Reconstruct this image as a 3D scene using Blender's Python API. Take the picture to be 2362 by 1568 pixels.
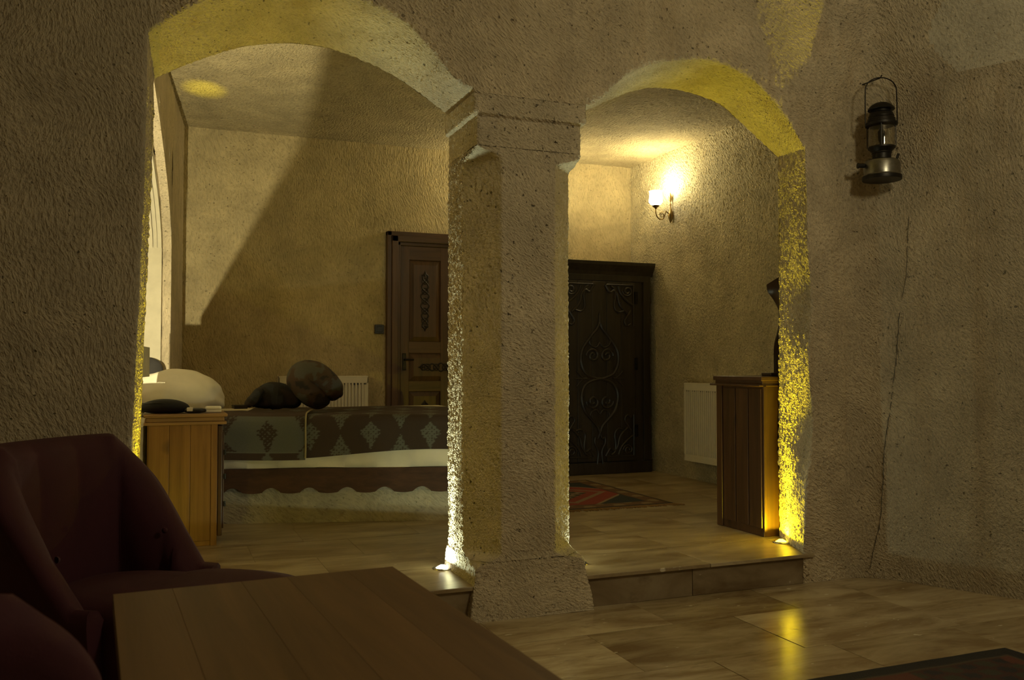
import bpy, bmesh, math, random
import numpy as np
from mathutils import Vector, Matrix, noise as mnoise
PI = math.pi
SC = bpy.context.scene
COL = SC.collection
for o in list(bpy.data.objects):
    bpy.data.objects.remove(o)
random.seed(7); rng = np.random.default_rng(7)

# ------------------------------------------------------------------ camera, world, lights, exposure
cam_d = bpy.data.cameras.new('camera'); cam = bpy.data.objects.new('camera', cam_d); COL.objects.link(cam)
cam.location = (0, 0, 1.2)
cam.rotation_euler = (math.radians(90 + 1.7), 0, math.radians(-21.8))
cam_d.sensor_width = 36; cam_d.lens = 2050 / 2362 * 36
cam_d.clip_start = .05; cam_d.clip_end = 60
cam_d.dof.use_dof = True; cam_d.dof.focus_distance = 4.8; cam_d.dof.aperture_fstop = 7
SC.camera = cam
W = bpy.data.worlds.new('world'); SC.world = W; W.use_nodes = True
W.node_tree.nodes['Background'].inputs[0].default_value = (.02, .025, .04, 1)
W.node_tree.nodes['Background'].inputs[1].default_value = .05
SC.view_settings.view_transform = 'Standard'; SC.view_settings.look = 'None'
SC.view_settings.exposure = 0.0; SC.view_settings.gamma = 1; SC.view_settings.use_curve_mapping = False
UF = .163                                   # raised bedroom floor

WHITE = (.86, 1.0, .74); YELLOW = (1.0, .83, .012); WARM = (1.0, .86, .46); FILL = (1.0, .885, .565)
def spot(name, loc, target, power, size, blend, col, rad=.02):
    d = bpy.data.lights.new(name, 'SPOT'); o = bpy.data.objects.new(name, d); COL.objects.link(o)
    o.location = loc
    o.rotation_euler = (Vector(target) - Vector(loc)).to_track_quat('-Z', 'Y').to_euler()
    d.energy = power; d.spot_size = math.radians(size); d.spot_blend = blend; d.color = col; d.shadow_soft_size = rad
    return o
def point(name, loc, power, col, rad):
    d = bpy.data.lights.new(name, 'POINT'); o = bpy.data.objects.new(name, d); COL.objects.link(o)
    o.location = loc; d.energy = power; d.color = col; d.shadow_soft_size = rad
    return o
# recessed floor uplights (the fittings themselves are built further down)
L_YR, L_WL, L_WR, L_YL = (3.435, 4.31, UF), (1.375, 4.40, UF), (2.07, 4.24, UF), (-.03, 4.26, UF)
spot('light_uplight_yellow_right', (L_YR[0], L_YR[1], UF + .02), (3.32, 4.26, 2.4), 128, 46, .9, YELLOW)
spot('light_uplight_white_left', (L_WL[0], L_WL[1], UF + .02), (1.38, 4.27, 2.4), 84, 33, .9, WHITE)
spot('light_uplight_white_right', (L_WR[0], L_WR[1], UF + .02), (2.08, 4.22, 2.4), 72, 34, .9, WHITE)
spot('light_uplight_yellow_left', (L_YL[0], L_YL[1], UF + .02), (.18, 4.26, 2.4), 90, 52, .9, YELLOW)
point('light_uplight_yellow_left_spill', (L_YL[0]+.02, L_YL[1], UF + .035), 3.2, YELLOW, .02)
for n_, l_, t_, w_, c_ in (('white_left', L_WL, .02, 8, WHITE), ('white_right', L_WR, .02, 11, WHITE), ('yellow_right', L_YR, .0, 19, YELLOW)):
    spot('light_uplight_%s_near' % n_, (l_[0], l_[1], UF + .045), (l_[0] + t_, l_[1], UF + .4), w_, 179, .02, c_, .012)
# niche uplight; the added shield plates further down cut its wedge
L_N = (-.15, 5.08, 1.235)
spot('light_niche_washer', L_N, (.05, 6.6, 2.9), 175, 120, .3, (1, .88, .52), .003)
spot('light_added_ceiling_spot', (-.15, 4.95, 1.26), (.31, 6.99, 3.28), 420, 7.5, 1, YELLOW, .012)  # added unseen spot that makes the yellow patch on the bedroom ceiling
# the front room's own ceiling lamp, behind and to the right of the photographer
point('light_front_room_lamp', (2.75, .95, 2.95), 69, FILL, .16)
point('light_sconce', (4.42, 7.33, 2.83), 30, WARM, .045)
point('light_sconce_behind_pillar', (3.15, 7.97, 2.80), 27, WARM, .045)

# ------------------------------------------------------------------ helpers
def link(name, me, mat=None, parent=None):
    o = bpy.data.objects.new(name, me); COL.objects.link(o)
    if mat is not None and not me.materials: me.materials.append(mat)
    if parent is not None: o.parent = parent
    return o
def tag(o, label=None, cat=None, group=None, kind=None):
    if label: o['label'] = label
    if cat: o['category'] = cat
    if group: o['group'] = group
    if kind: o['kind'] = kind
    return o
def empty(name, loc=(0, 0, 0), rz=0, label=None, cat=None, group=None, kind=None):
    o = bpy.data.objects.new(name, None); COL.objects.link(o); o.location = loc; o.rotation_euler = (0, 0, rz)
    o.empty_display_size = .1
    return tag(o, label, cat, group, kind)

class MB:
    """collects vertices and faces, links them as ONE mesh object"""
    def __init__(s): s.v = []; s.f = []; s.c = []
    def add(s, vs, fs):
        b = len(s.v); s.v += [tuple(map(float, p)) for p in vs]; s.f += [tuple(i + b for i in f) for f in fs]; return s
    def box(s, lo, hi, bev=0.0):
        x0, y0, z0 = lo; x1, y1, z1 = hi
        if bev <= 0:
            return s.add([(x0,y0,z0),(x1,y0,z0),(x1,y1,z0),(x0,y1,z0),(x0,y0,z1),(x1,y0,z1),(x1,y1,z1),(x0,y1,z1)],
                  [(0,3,2,1),(4,5,6,7),(0,1,5,4),(1,2,6,5),(2,3,7,6),(3,0,4,7)])
        b = min(bev, (x1-x0)/2.01, (y1-y0)/2.01, (z1-z0)/2.01)
        bm = bmesh.new(); bmesh.ops.create_cube(bm, size=1)
        for v in bm.verts:
            v.co = ((x0+x1)/2 + v.co.x*(x1-x0), (y0+y1)/2 + v.co.y*(y1-y0), (z0+z1)/2 + v.co.z*(z1-z0))
        bmesh.ops.bevel(bm, geom=list(bm.edges), offset=b, segments=2, affect='EDGES', profile=.5)
        bm.verts.index_update()
        s.add([v.co[:] for v in bm.verts], [[v.index for v in f.verts] for f in bm.faces]); bm.free(); return s
    def grid(s, P, flip=False, close_u=False, close_v=False):
        """P[u][v] array of points"""
        P = np.asarray(P, float); nu, nv = P.shape[:2]; b = len(s.v)
        s.v += list(map(tuple, P.reshape(-1, 3)))
        for i in range(nu if close_u else nu - 1):
            i2 = (i + 1) % nu
            for j in range(nv if close_v else nv - 1):
                j2 = (j + 1) % nv
                q = (b+i*nv+j, b+i2*nv+j, b+i2*nv+j2, b+i*nv+j2)
                s.f.append(q[::-1] if flip else q)
        return s
    def tube(s, path, r, n=8, cap=True, closed=False):
        path = [Vector(p) for p in path]; m = len(path); rr = r if hasattr(r, '__len__') else [r]*m
        rings = []; up = Vector((0, 0, 1)); prev = None
        for i, p in enumerate(path):
            if closed: t = path[(i+1) % m] - path[i-1]
            else: t = path[min(i+1, m-1)] - path[max(i-1, 0)]
            t = t.normalized() if t.length > 1e-9 else Vector((0, 0, 1))
            if prev is None:
                a = Vector((1, 0, 0)) if abs(t.z) > .9 else up
                nrm = t.cross(a).normalized()
            else:
                nrm = (prev - t * prev.dot(t)).normalized()
            prev = nrm; bn = t.cross(nrm)
            rings.append([p + (nrm*math.cos(2*PI*k/n) + bn*math.sin(2*PI*k/n))*rr[i] for k in range(n)])
        b = len(s.v); s.grid([[tuple(q) for q in g] for g in rings], close_v=True, close_u=closed)
        if cap and not closed:
            s.f.append(tuple(b + k for k in range(n))); s.f.append(tuple(b + (m-1)*n + k for k in reversed(range(n))))
        return s
    def lathe(s, prof, c=(0, 0, 0), n=28, cap=True):
        """prof: (r, z) list"""
        b = len(s.v); m = len(prof)
        s.grid([[(c[0]+r*math.cos(2*PI*k/n), c[1]+r*math.sin(2*PI*k/n), c[2]+z) for k in range(n)] for r, z in prof], close_v=True)
        if cap:
            s.f.append(tuple(b + k for k in reversed(range(n)))); s.f.append(tuple(b + (m-1)*n + k for k in range(n)))
        return s
    def prism(s, poly, axis, a, b_):
        """poly 2-D, extruded along axis from a to b_.  axis 1: poly is (x, z); axis 0: poly is (y, z); axis 2: (x, y)"""
        def pt(p, t): return (p[0], t, p[1]) if axis == 1 else ((t, p[0], p[1]) if axis == 0 else (p[0], p[1], t))
        n = len(poly)
        vs = [pt(p, a) for p in poly] + [pt(p, b_) for p in poly]
        return s.add(vs, [tuple(range(n)), tuple(range(2*n-1, n-1, -1))] + [(i, n+i, n+(i+1) % n, (i+1) % n) for i in range(n)])
    def build(s, name, mat, parent=None, smooth=False, sharp=40, merge=0.0, fix=True):
        me = bpy.data.meshes.new(name)
        bm = bmesh.new()
        vs = [bm.verts.new(p) for p in s.v]
        for f in s.f:
            if len(set(f)) < 3: continue
            try: bm.faces.new([vs[i] for i in f])
            except ValueError: pass
        if merge > 0: bmesh.ops.remove_doubles(bm, verts=bm.verts, dist=merge)
        if fix: bmesh.ops.recalc_face_normals(bm, faces=bm.faces)
        if smooth:
            lim = math.radians(sharp)
            for f in bm.faces: f.smooth = True
            for e in bm.edges:
                if len(e.link_faces) == 2 and e.calc_face_angle(0) > lim: e.smooth = False
        bm.to_mesh(me); bm.free()
        return link(name, me, mat, parent)

def fast_grid(name, P, mat, parent=None, color=None, smooth=True):
    """big regular grid mesh straight from numpy; optional per-vertex colour attribute"""
    P = np.asarray(P, float); nu, nv = P.shape[:2]
    idx = np.arange(nu*nv).reshape(nu, nv)
    F = np.stack([idx[:-1,:-1], idx[1:,:-1], idx[1:,1:], idx[:-1,1:]], -1).reshape(-1, 4)
    me = bpy.data.meshes.new(name); me.from_pydata(P.reshape(-1, 3).tolist(), [], F.tolist())
    if smooth: me.polygons.foreach_set('use_smooth', [True]*len(me.polygons))
    if color is not None:
        a = me.color_attributes.new('weave', 'FLOAT_COLOR', 'POINT')
        c = np.ones((nu*nv, 4)); c[:, :3] = np.asarray(color).reshape(-1, 3); a.data.foreach_set('color', c.ravel())
    return link(name, me, mat, parent)

def catmull(pts, n):
    P = np.array(pts, float); P = np.vstack([2*P[0]-P[1], P, 2*P[-1]-P[-2]])
    out = []
    for i in range(1, len(P)-2):
        for t in np.linspace(0, 1, 24, endpoint=False):
            a, b, c, d = P[i-1:i+3]
            out.append(.5*((2*b) + (-a+c)*t + (2*a-5*b+4*c-d)*t*t + (-a+3*b-3*c+d)*t**3))
    out.append(P[-2]); out = np.array(out)
    s = np.r_[0, np.cumsum(np.linalg.norm(np.diff(out, axis=0), axis=1))]
    q = np.linspace(0, s[-1], n)
    return np.stack([np.interp(q, s, out[:, k]) for k in range(out.shape[1])], 1)
def sm(a, b, x): t = np.clip((np.asarray(x, float)-a)/(b-a), 0, 1); return t*t*(3-2*t)

# ------------------------------------------------------------------ materials
class NT:
    def __init__(s, name):
        s.m = bpy.data.materials.new(name); s.m.use_nodes = True; s.t = s.m.node_tree
        s.b = s.t.nodes['Principled BSDF']; s.out = s.t.nodes['Material Output']
        s.tc = s.n('ShaderNodeTexCoord')
    def n(s, ty, **kw):
        nd = s.t.nodes.new(ty)
        for k, v in kw.items():
            if k.startswith('i_'):
                key = k[2:]; key = int(key) if key.isdigit() else key.replace('_', ' ')
                s.put(nd.inputs[key], v)
            else: setattr(nd, k, v)
        return nd
    def put(s, inp, v):
        if isinstance(v, bpy.types.NodeSocket): s.t.links.new(v, inp)
        else:
            if inp.type == 'RGBA' and len(v) == 3: v = (*v, 1)
            inp.default_value = v
    def math(s, op, a, b=0.0, clamp=False):
        nd = s.n('ShaderNodeMath', operation=op, use_clamp=clamp); s.put(nd.inputs[0], a); s.put(nd.inputs[1], b); return nd.outputs[0]
    def mix(s, f, a, b, mode='MIX'):
        nd = s.n('ShaderNodeMix', data_type='RGBA', blend_type=mode); s.put(nd.inputs[0], f); s.put(nd.inputs[6], a); s.put(nd.inputs[7], b); return nd.outputs[2]
    def map(s, vec, scale=(1, 1, 1), rot=(0, 0, 0), loc=(0, 0, 0)):
        nd = s.n('ShaderNodeMapping'); s.put(nd.inputs[0], vec); nd.inputs[1].default_value = loc; nd.inputs[2].default_value = rot; nd.inputs[3].default_value = scale; return nd.outputs[0]
    def noise(s, vec, scale, detail=3, rough=.55, col=False, dist=0.0):
        nd = s.n('ShaderNodeTexNoise'); s.put(nd.inputs['Vector'], vec); nd.inputs['Scale'].default_value = scale
        nd.inputs['Detail'].default_value = detail; nd.inputs['Roughness'].default_value = rough; nd.inputs['Distortion'].default_value = dist
        return nd.outputs[1 if col else 0]
    def ramp(s, f, a, b):
        nd = s.n('ShaderNodeMapRange', clamp=True); s.put(nd.inputs[0], f); nd.inputs[1].default_value = a; nd.inputs[2].default_value = b; return nd.outputs[0]
    def bump(s, h, dist, strength=1.0):
        nd = s.n('ShaderNodeBump'); s.put(nd.inputs['Height'], h); nd.inputs['Distance'].default_value = dist; nd.inputs['Strength'].default_value = strength
        s.put(s.b.inputs['Normal'], nd.outputs[0])
    def set(s, **kw):
        for k, v in kw.items(): s.put(s.b.inputs[k.replace('_', ' ')], v)
        return s.m

def tuff(name, rot=(0, 0, 0), base=(.60, .50, .345), stroke=.010, lump=.014, sx=62., sz=17., pit=1.0, stain=0.0, loc=(0, 0, 0), darken=None):
    m = NT(name); o = m.tc.outputs['Object']
    w = m.noise(o, 1.3, 2, .5, col=True)
    sub = m.n('ShaderNodeVectorMath', operation='SUBTRACT'); m.put(sub.inputs[0], w); sub.inputs[1].default_value = (.5, .5, .5)
    scl = m.n('ShaderNodeVectorMath', operation='SCALE'); m.put(scl.inputs[0], sub.outputs[0]); scl.inputs['Scale'].default_value = .35
    add = m.n('ShaderNodeVectorMath', operation='ADD'); m.put(add.inputs[0], o); m.put(add.inputs[1], scl.outputs[0])
    v = m.map(m.map(add.outputs[0], rot=rot, loc=loc), scale=(sx, sx, sz))
    st = m.noise(v, 1.0, 2.5, .6)
    st2 = m.ramp(st, .30, .72)
    low = m.noise(o, 2.6, 3, .5)
    fine = m.noise(o, 150, 2, .6)
    pits = m.noise(o, 52, 1, .4); pitm = m.ramp(pits, .70, .78)
    h = m.math('MULTIPLY', m.math('SUBTRACT', st2, .5), stroke)
    h = m.math('ADD', h, m.math('MULTIPLY', m.math('SUBTRACT', low, .5), lump))
    h = m.math('ADD', h, m.math('MULTIPLY', m.math('SUBTRACT', fine, .5), .0025))
    h = m.math('SUBTRACT', h, m.math('MULTIPLY', pitm, .008*pit))
    d = m.n('ShaderNodeDisplacement'); m.put(d.inputs['Height'], h); d.inputs['Midlevel'].default_value = 0; d.inputs['Scale'].default_value = 1
    m.t.links.new(d.outputs[0], m.out.inputs['Displacement']); m.m.displacement_method = 'BOTH'
    c = m.mix(m.ramp(m.noise(o, 4.5, 4, .6), .32, .7), tuple(x*.80 for x in base), tuple(x*1.1 for x in base))
    c = m.mix(m.math('MULTIPLY', m.ramp(st, .54, .30), .5), c, tuple(x*.5 for x in base))
    c = m.mix(m.math('MULTIPLY', pitm, .75*pit), c, (.10, .085, .06))
    c = m.mix(m.math('MULTIPLY', m.ramp(m.noise(o, 31, 2, .5), .64, .74), .35), c, (.26, .19, .11))
    if stain > 0:                                   # rusty water streaks running down
        sv = m.map(o, scale=(5.5, 5.5, .35)); c = m.mix(m.math('MULTIPLY', m.ramp(m.noise(sv, 1.0, 3, .6), .52, .74), stain), c, (.36, .23, .09))
        sv2 = m.map(o, scale=(8, 8, .5), loc=(3, 1, 2)); c = m.mix(m.math('MULTIPLY', m.ramp(m.noise(sv2, 1.0, 3, .6), .58, .72), stain*.6), c, (.25, .2, .14))
    if darken:                                        # darker past the lantern corner: staining, plus weaker light put into the colour
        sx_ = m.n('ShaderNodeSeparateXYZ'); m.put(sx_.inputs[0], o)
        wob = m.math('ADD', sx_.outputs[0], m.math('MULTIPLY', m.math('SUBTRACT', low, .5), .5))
        c = m.mix(m.ramp(wob, darken[0], darken[1]), c, m.mix(1, c, (darken[2],)*3, 'MULTIPLY'))
    return m.set(Base_Color=c, Roughness=.92)

def travertine(name, a0=(.40, .315, .18), a1=(.57, .47, .30), rough=.12, spot=.55):
    m = NT(name); o = m.tc.outputs['Object']
    oi = m.n('ShaderNodeObjectInfo'); r = oi.outputs['Random']
    off = m.n('ShaderNodeCombineXYZ'); m.put(off.inputs[0], m.math('MULTIPLY', r, 37)); m.put(off.inputs[1], m.math('MULTIPLY', r, 91)); m.put(off.inputs[2], m.math('MULTIPLY', r, 13))
    add = m.n('ShaderNodeVectorMath', operation='ADD'); m.put(add.inputs[0], o); m.put(add.inputs[1], off.outputs[0])
    v = m.map(add.outputs[0], scale=(1.2, 4.2, 3))
    n1 = m.noise(v, 1.6, 5, .62, dist=.6)
    a = m.mix(r, a0, a1)
    c = m.mix(m.ramp(n1, .36, .66), m.mix(1, a, (.50, .42, .32), 'MULTIPLY'), a)
    n2 = m.noise(m.map(add.outputs[0], scale=(5, 16, 8)), 1, 4, .7)
    c = m.mix(m.math('MULTIPLY', m.ramp(n2, .56, .72), spot), c, (.15, .10, .05))
    n3 = m.noise(m.map(add.outputs[0], scale=(14, 30, 20)), 1, 2, .5); p = m.ramp(n3, .71, .76)
    c = m.mix(m.math('MULTIPLY', p, .7), c, (.75, .68, .52))
    m.bump(m.math('SUBTRACT', m.math('MULTIPLY', m.noise(o, 9, 3, .5), .5), m.math('MULTIPLY', p, .5)), .004, .7)
    return m.set(Base_Color=c, Roughness=m.math('ADD', rough, m.math('MULTIPLY', n1, .16)))

def wood(name, dark, light, axis=2, rough=.45, scale=1.0, knots=True, coat=0.0):
    m = NT(name); o = m.tc.outputs['Object']
    oi = m.n('ShaderNodeObjectInfo')
    off = m.n('ShaderNodeCombineXYZ')
    for k in range(3): m.put(off.inputs[k], m.math('MULTIPLY', oi.outputs['Random'], 17.0 + 31*k))
    add = m.n('ShaderNodeVectorMath', operation='ADD'); m.put(add.inputs[0], o); m.put(add.inputs[1], off.outputs[0])
    s = [26*scale]*3; s[axis] = 1.5*scale
    g = m.noise(m.map(add.outputs[0], scale=tuple(s)), 1, 4, .65, dist=.5)
    s2 = [5*scale]*3; s2[axis] = .6*scale
    b = m.noise(m.map(add.outputs[0], scale=tuple(s2)), 1, 3, .5)
    f = m.math('ADD', m.math('MULTIPLY', g, .6), m.math('MULTIPLY', b, .55))
    c = m.mix(m.ramp(f, .36, .78), dark, light)
    if knots:
        s3 = [7*scale]*3; s3[axis] = 4*scale
        c = m.mix(m.math('MULTIPLY', m.ramp(m.noise(m.map(add.outputs[0], scale=tuple(s3)), 1, 1, .5), .70, .78), .75), c, tuple(x*.45 for x in dark))
    m.bump(g, .002, .5)
    return m.set(Base_Color=c, Roughness=rough, Coat_Weight=coat, Coat_Roughness=.25)

def plain(name, col, rough=.5, metal=0.0, var=.12, scale=20, bump=0.0, **kw):
    m = NT(name); o = m.tc.outputs['Object']
    n = m.noise(o, scale, 3, .6)
    c = m.mix(m.ramp(n, .3, .7), tuple(x*(1-var) for x in col), tuple(min(1, x*(1+var)) for x in col))
    if bump: m.bump(n, bump, .6)
    return m.set(Base_Color=c, Roughness=rough, Metallic=metal, **kw)

def weave(name, rough=.9, bump=.002, scale=260):
    m = NT(name); a = m.n('ShaderNodeAttribute', attribute_name='weave')
    n = m.noise(m.tc.outputs['Object'], scale, 2, .6)
    c = m.mix(m.math('MULTIPLY', n, .45), a.outputs['Color'], (.02, .018, .014))
    m.bump(n, bump, .8)
    return m.set(Base_Color=c, Roughness=rough)

def velvet(name, col):
    m = NT(name); n = m.noise(m.tc.outputs['Object'], 240, 2, .6); n2 = m.noise(m.tc.outputs['Object'], 7, 3, .5)
    c = m.mix(n2, tuple(x*.75 for x in col), tuple(x*1.2 for x in col)); m.bump(n, .0008, .6)
    return m.set(Base_Color=c, Roughness=.85, Sheen_Weight=.05, Sheen_Roughness=.4, Sheen_Tint=(.5, .12, .14))

def emit(name, col, st):
    m = NT(name); return m.set(Base_Color=(*col, 1), Emission_Color=(*col, 1), Emission_Strength=st)

def glass(name, col=(1, 1, 1), rough=.02):
    m = NT(name); return m.set(Base_Color=(*col, 1), Roughness=rough, Transmission_Weight=1.0, IOR=1.45)

R = math.radians
M = dict(
    spandrel=tuff('tuff_arcade', rot=(0, R(52), 0), stroke=.010, lump=.010, sx=88, sz=40, stain=.34, darken=(3.45, 4.05, .66)),
    pier=tuff('tuff_left_pier', rot=(0, R(10), 0), base=(.49, .42, .30), stroke=.007, lump=.010, sx=84, sz=34),
    sidewall=tuff('tuff_side_wall', rot=(R(10), R(30), 0), stroke=.010, lump=.010, sx=88, sz=42, stain=.42, darken=(3.45, 4.05, .66)),
    cool_patch=tuff('tuff_smooth_cool_light', rot=(0, R(40), 0), base=(.44, .395, .30), stroke=.004, lump=.010, sx=70, sz=50, pit=.6),  # smoother rock; the cooler light on it is put into the colour
    jamb=tuff('tuff_jamb_rough', rot=(R(30), 0, 0), base=(.60, .50, .35), stroke=.016, lump=.018, sx=84, sz=52),
    pillar=tuff('tuff_pillar', rot=(0, R(66), 0), base=(.60, .51, .36), stroke=.008, lump=.009, sx=95, sz=48, pit=1.2),
    back=tuff('tuff_back_wall', rot=(0, R(8), 0), base=(.58, .475, .27), stroke=.007, lump=.012, sx=76, sz=22, pit=.7),
    right=tuff('tuff_right_wall', rot=(R(25), 0, 0), base=(.57, .49, .31), stroke=.013, lump=.025, sx=64, sz=36),
    left=tuff('tuff_left_wall', rot=(R(6), 0, 0), base=(.60, .50, .34), stroke=.006),
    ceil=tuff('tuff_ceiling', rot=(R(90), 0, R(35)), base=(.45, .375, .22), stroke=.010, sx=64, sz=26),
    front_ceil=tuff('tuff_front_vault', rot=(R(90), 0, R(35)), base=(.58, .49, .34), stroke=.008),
    dressed=plain('dressed_limestone', (.52, .47, .35), .85, var=.08, scale=9, bump=.003),
    plaster=tuff('pale_bed_platform_stone', rot=(0, R(60), 0), base=(.48, .43, .32), stroke=.004, lump=.01, pit=.5),
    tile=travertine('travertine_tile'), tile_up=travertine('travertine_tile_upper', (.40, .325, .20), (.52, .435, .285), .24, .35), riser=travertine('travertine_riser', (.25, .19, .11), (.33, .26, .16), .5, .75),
    grout=plain('grout', (.30, .24, .15), .8),
    pine=wood('honey_pine', (.15, .066, .014), (.36, .18, .045), 2, .42),
    pine_trim=wood('honey_pine_horizontal', (.16, .085, .03), (.36, .20, .07), 0, .42),
    dark=wood('dark_wardrobe_oak', (.013, .0105, .008), (.050, .038, .026), 2, .38, knots=False),
    door=wood('walnut_door', (.036, .018, .008), (.125, .062, .026), 2, .40),
    door_h=wood('walnut_door_rail', (.036, .018, .008), (.125, .062, .026), 0, .40),
    carved=plain('carved_dark_walnut', (.018, .010, .006), .5),
    rail=wood('dark_pine_rail', (.035, .015, .007), (.105, .046, .022), 0, .8),
    cab=wood('brown_cabinet', (.028, .012, .005), (.085, .037, .014), 2, .42),
    cab_h=wood('brown_cabinet_top', (.03, .014, .007), (.09, .042, .02), 0, .35),
    table=wood('walnut_table', (.060, .027, .008), (.165, .083, .027), 1, .5, scale=.75, knots=False),
    red=velvet('dark_red_velvet', (.040, .0022, .0095)),
    linen=plain('white_linen', (.74, .68, .54), .9, var=.06, scale=6, bump=.004),
    weave=weave('woven_textile'), rug=weave('knotted_rug', bump=.006, scale=190),
    charcoal=plain('charcoal_cloth', (.030, .027, .026), .9),
    black=plain('black_cloth', (.007, .007, .009), .75),
    blackp=plain('black_plastic', (.010, .010, .011), .35),
    enamel=plain('white_radiator_enamel', (.74, .68, .55), .38, var=.03),
    shadow=plain('dark_slot', (.06, .055, .045), .8),
    iron=plain('aged_iron', (.030, .027, .024), .45, metal=.85, var=.3),
    steel=plain('worn_steel', (.26, .25, .22), .32, metal=1.0, var=.25, scale=30),
    brass=plain('antique_brass', (.28, .19, .07), .38, metal=1.0, var=.2),
    chrome=plain('chrome_ring', (.75, .75, .72), .18, metal=1.0, var=.03),
    glass=glass('lantern_glass', (.86, .84, .76), .06),
    shade=emit('lit_opal_glass', (1.0, .93, .70), 9.0),
    lens_w=emit('lit_white_lens', (1.0, .98, .80), 10.0), lens_y=emit('lit_yellow_lens', (1.0, .85, .08), 6.0),
    twist=wood('dark_twisted_wood', (.020, .012, .008), (.07, .038, .020), 2, .35, knots=False),
    white=plain('white_cotton', (.78, .73, .60), .9, var=.05),
)

# ------------------------------------------------------------------ arcade wall (carved rock with two arches)
YF, YB = 4.0, 4.45
A1F = [(-.05,2.60),(.051,2.685),(.181,2.776),(.34,2.842),(.5,2.876),(.67,2.895),(.848,2.879),(1.053,2.809),(1.2,2.685),(1.308,2.57),(1.42,2.52)]
A1R = [(-.026,2.545),(.136,2.641),(.352,2.743),(.536,2.789),(.662,2.802),(.835,2.79),(1.103,2.708),(1.336,2.576),(1.42,2.52)]
A2F = [(1.97,2.50),(2.073,2.55),(2.16,2.635),(2.249,2.711),(2.38,2.775),(2.536,2.816),(2.66,2.838),(2.753,2.844),(2.9,2.815),(3.063,2.739),(3.24,2.59),(3.376,2.42)]
A2R = [(1.97,2.50),(2.21,2.629),(2.53,2.784),(2.791,2.827),(3.092,2.783),(3.247,2.695),(3.437,2.567),(3.55,2.49)]
N1, N2 = 150, 150
a1f, a1r, a2f, a2r = catmull(A1F, N1), catmull(A1R, N1), catmull(A2F, N2), catmull(A2R, N2)
ZL, ZR = a1f[0, 1], a2f[-1, 1]
ZTOP = 3.75
def xl(z, f=1): return (-.105 + .055*sm(.0, 2.6, z)) if f else (-.088 + .062*sm(.0, 2.6, z))       # left jamb, front / rear edge
def xr(z, f=1):
    if f: return 3.335 + .062*sm(.1, .9, z) - .021*sm(1.7, 2.4, z) + .012*np.sin(z*9)*sm(.2, .5, z)*sm(2.3, 1.6, z)
    return 3.535 + .015*sm(.5, 2, z)
# plan of the right side: past the lantern the rock turns towards the camera
PLAN = catmull([(3.376,4.0),(3.55,4.0),(3.72,3.99),(3.85,3.90),(3.95,3.70),(4.16,3.28),(4.62,2.35),(5.1,1.3),(5.3,.2),(5.35,-1.7)], 330)
def lean(z, k):
    """inward lean of the rock face: k = 0 on the arcade, 1 on the side wall"""
    z = np.asarray(z, float)
    a = .42*np.clip(z-2.5, 0, None)**2
    t = np.clip(z-2.78, 0, None); b = .42*t*t/(t+.10)
    return a*np.clip(1+k, 0, 1)*(1-max(k, 0)) + b*max(k, 0)      # k below 0: hardly any lean
def kx(x): return -.92*(1 - float(sm(2.75, 3.45, x)))
cols = []                                                     # x, y, nx, ny, zb, k, part
for x in np.linspace(-2.4, -.05, 110): cols.append((x, YF, 0, -1, ZL, kx(x), 'L'))
for p in a1f[1:]: cols.append((p[0], YF, 0, -1, p[1], kx(p[0]), 'A'))
for x in np.linspace(1.42, 1.97, 40)[1:-1]: cols.append((x, YF, 0, -1, 2.52 - .02*(x-1.42)/.55, kx(x), 'P'))
for p in a2f[:-1]: cols.append((p[0], YF, 0, -1, p[1], kx(p[0]), 'A'))
for i, p in enumerate(PLAN):
    t = PLAN[min(i+1, len(PLAN)-1)] - PLAN[max(i-1, 0)]; t /= np.linalg.norm(t)
    s = i/len(PLAN)
    cols.append((p[0], p[1], t[1], -t[0], ZR, float(sm(.095, .132, s)), 'R'))
def rockpt(c, z):
    l = float(lean(z, c[5])); return (c[0] + c[2]*l, c[1] + c[3]*l, z)
mb = MB()
NU = 56
upper = [[rockpt(c, c[4] + (ZTOP-c[4])*(j/NU)) for j in range(NU+1)] for c in cols]
mb.grid(upper)
NL = 170
zs_l = np.linspace(0, ZL, NL); zs_r = np.linspace(0, ZR, NL)
lc = [c for c in cols if c[6] == 'L']
mb.grid([[(c[0] + (xl(z)+.05)*math.exp(-((c[0]+.05)/.35)**2), c[1], z) for z in zs_l] for c in lc])
rc = [c for c in cols if c[6] == 'R']
mb.grid([[(c[0] + (xr(z)-3.376)*math.exp(-((c[0]-3.376)/.16)**2)*(1 if j < 110 else 0), c[1], z) for z in zs_r] for j, c in enumerate(rc)])
# jambs and soffits lofted from the front edge to the rear edge
NW = 38
def loft(front, rear):
    G = []
    for a, b in zip(front, rear):
        y0 = YF - float(lean(a[1], kx(a[0])))
        G.append([(a[0]+(b[0]-a[0])*t, y0+(YB-y0)*t, a[1]+(b[1]-a[1])*t) for t in np.linspace(0, 1, NW)])
    return G
jl_f = np.array([(float(xl(z)), z) for z in zs_l]); jl_r = np.array([(float(xl(z, 0)), z*a1r[0,1]/ZL) for z in zs_l])
mb.grid(loft(np.vstack([jl_f[:-1], a1f]), np.vstack([jl_r[:-1], a1r])), flip=True)
jr_f = np.array([(float(xr(z)), z) for z in zs_r])[::-1]; jr_r = np.array([(float(xr(z, 0)), z*a2r[-1,1]/ZR) for z in zs_r])[::-1]
mb.grid(loft(np.vstack([a2f, jr_f[1:]]), np.vstack([a2r, jr_r[1:]])), flip=True)
wall_arcade = mb.build('wall_arcade', M['spandrel'], smooth=True, sharp=179, merge=.0015, fix=False)
tag(wall_arcade, kind='structure')
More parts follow.
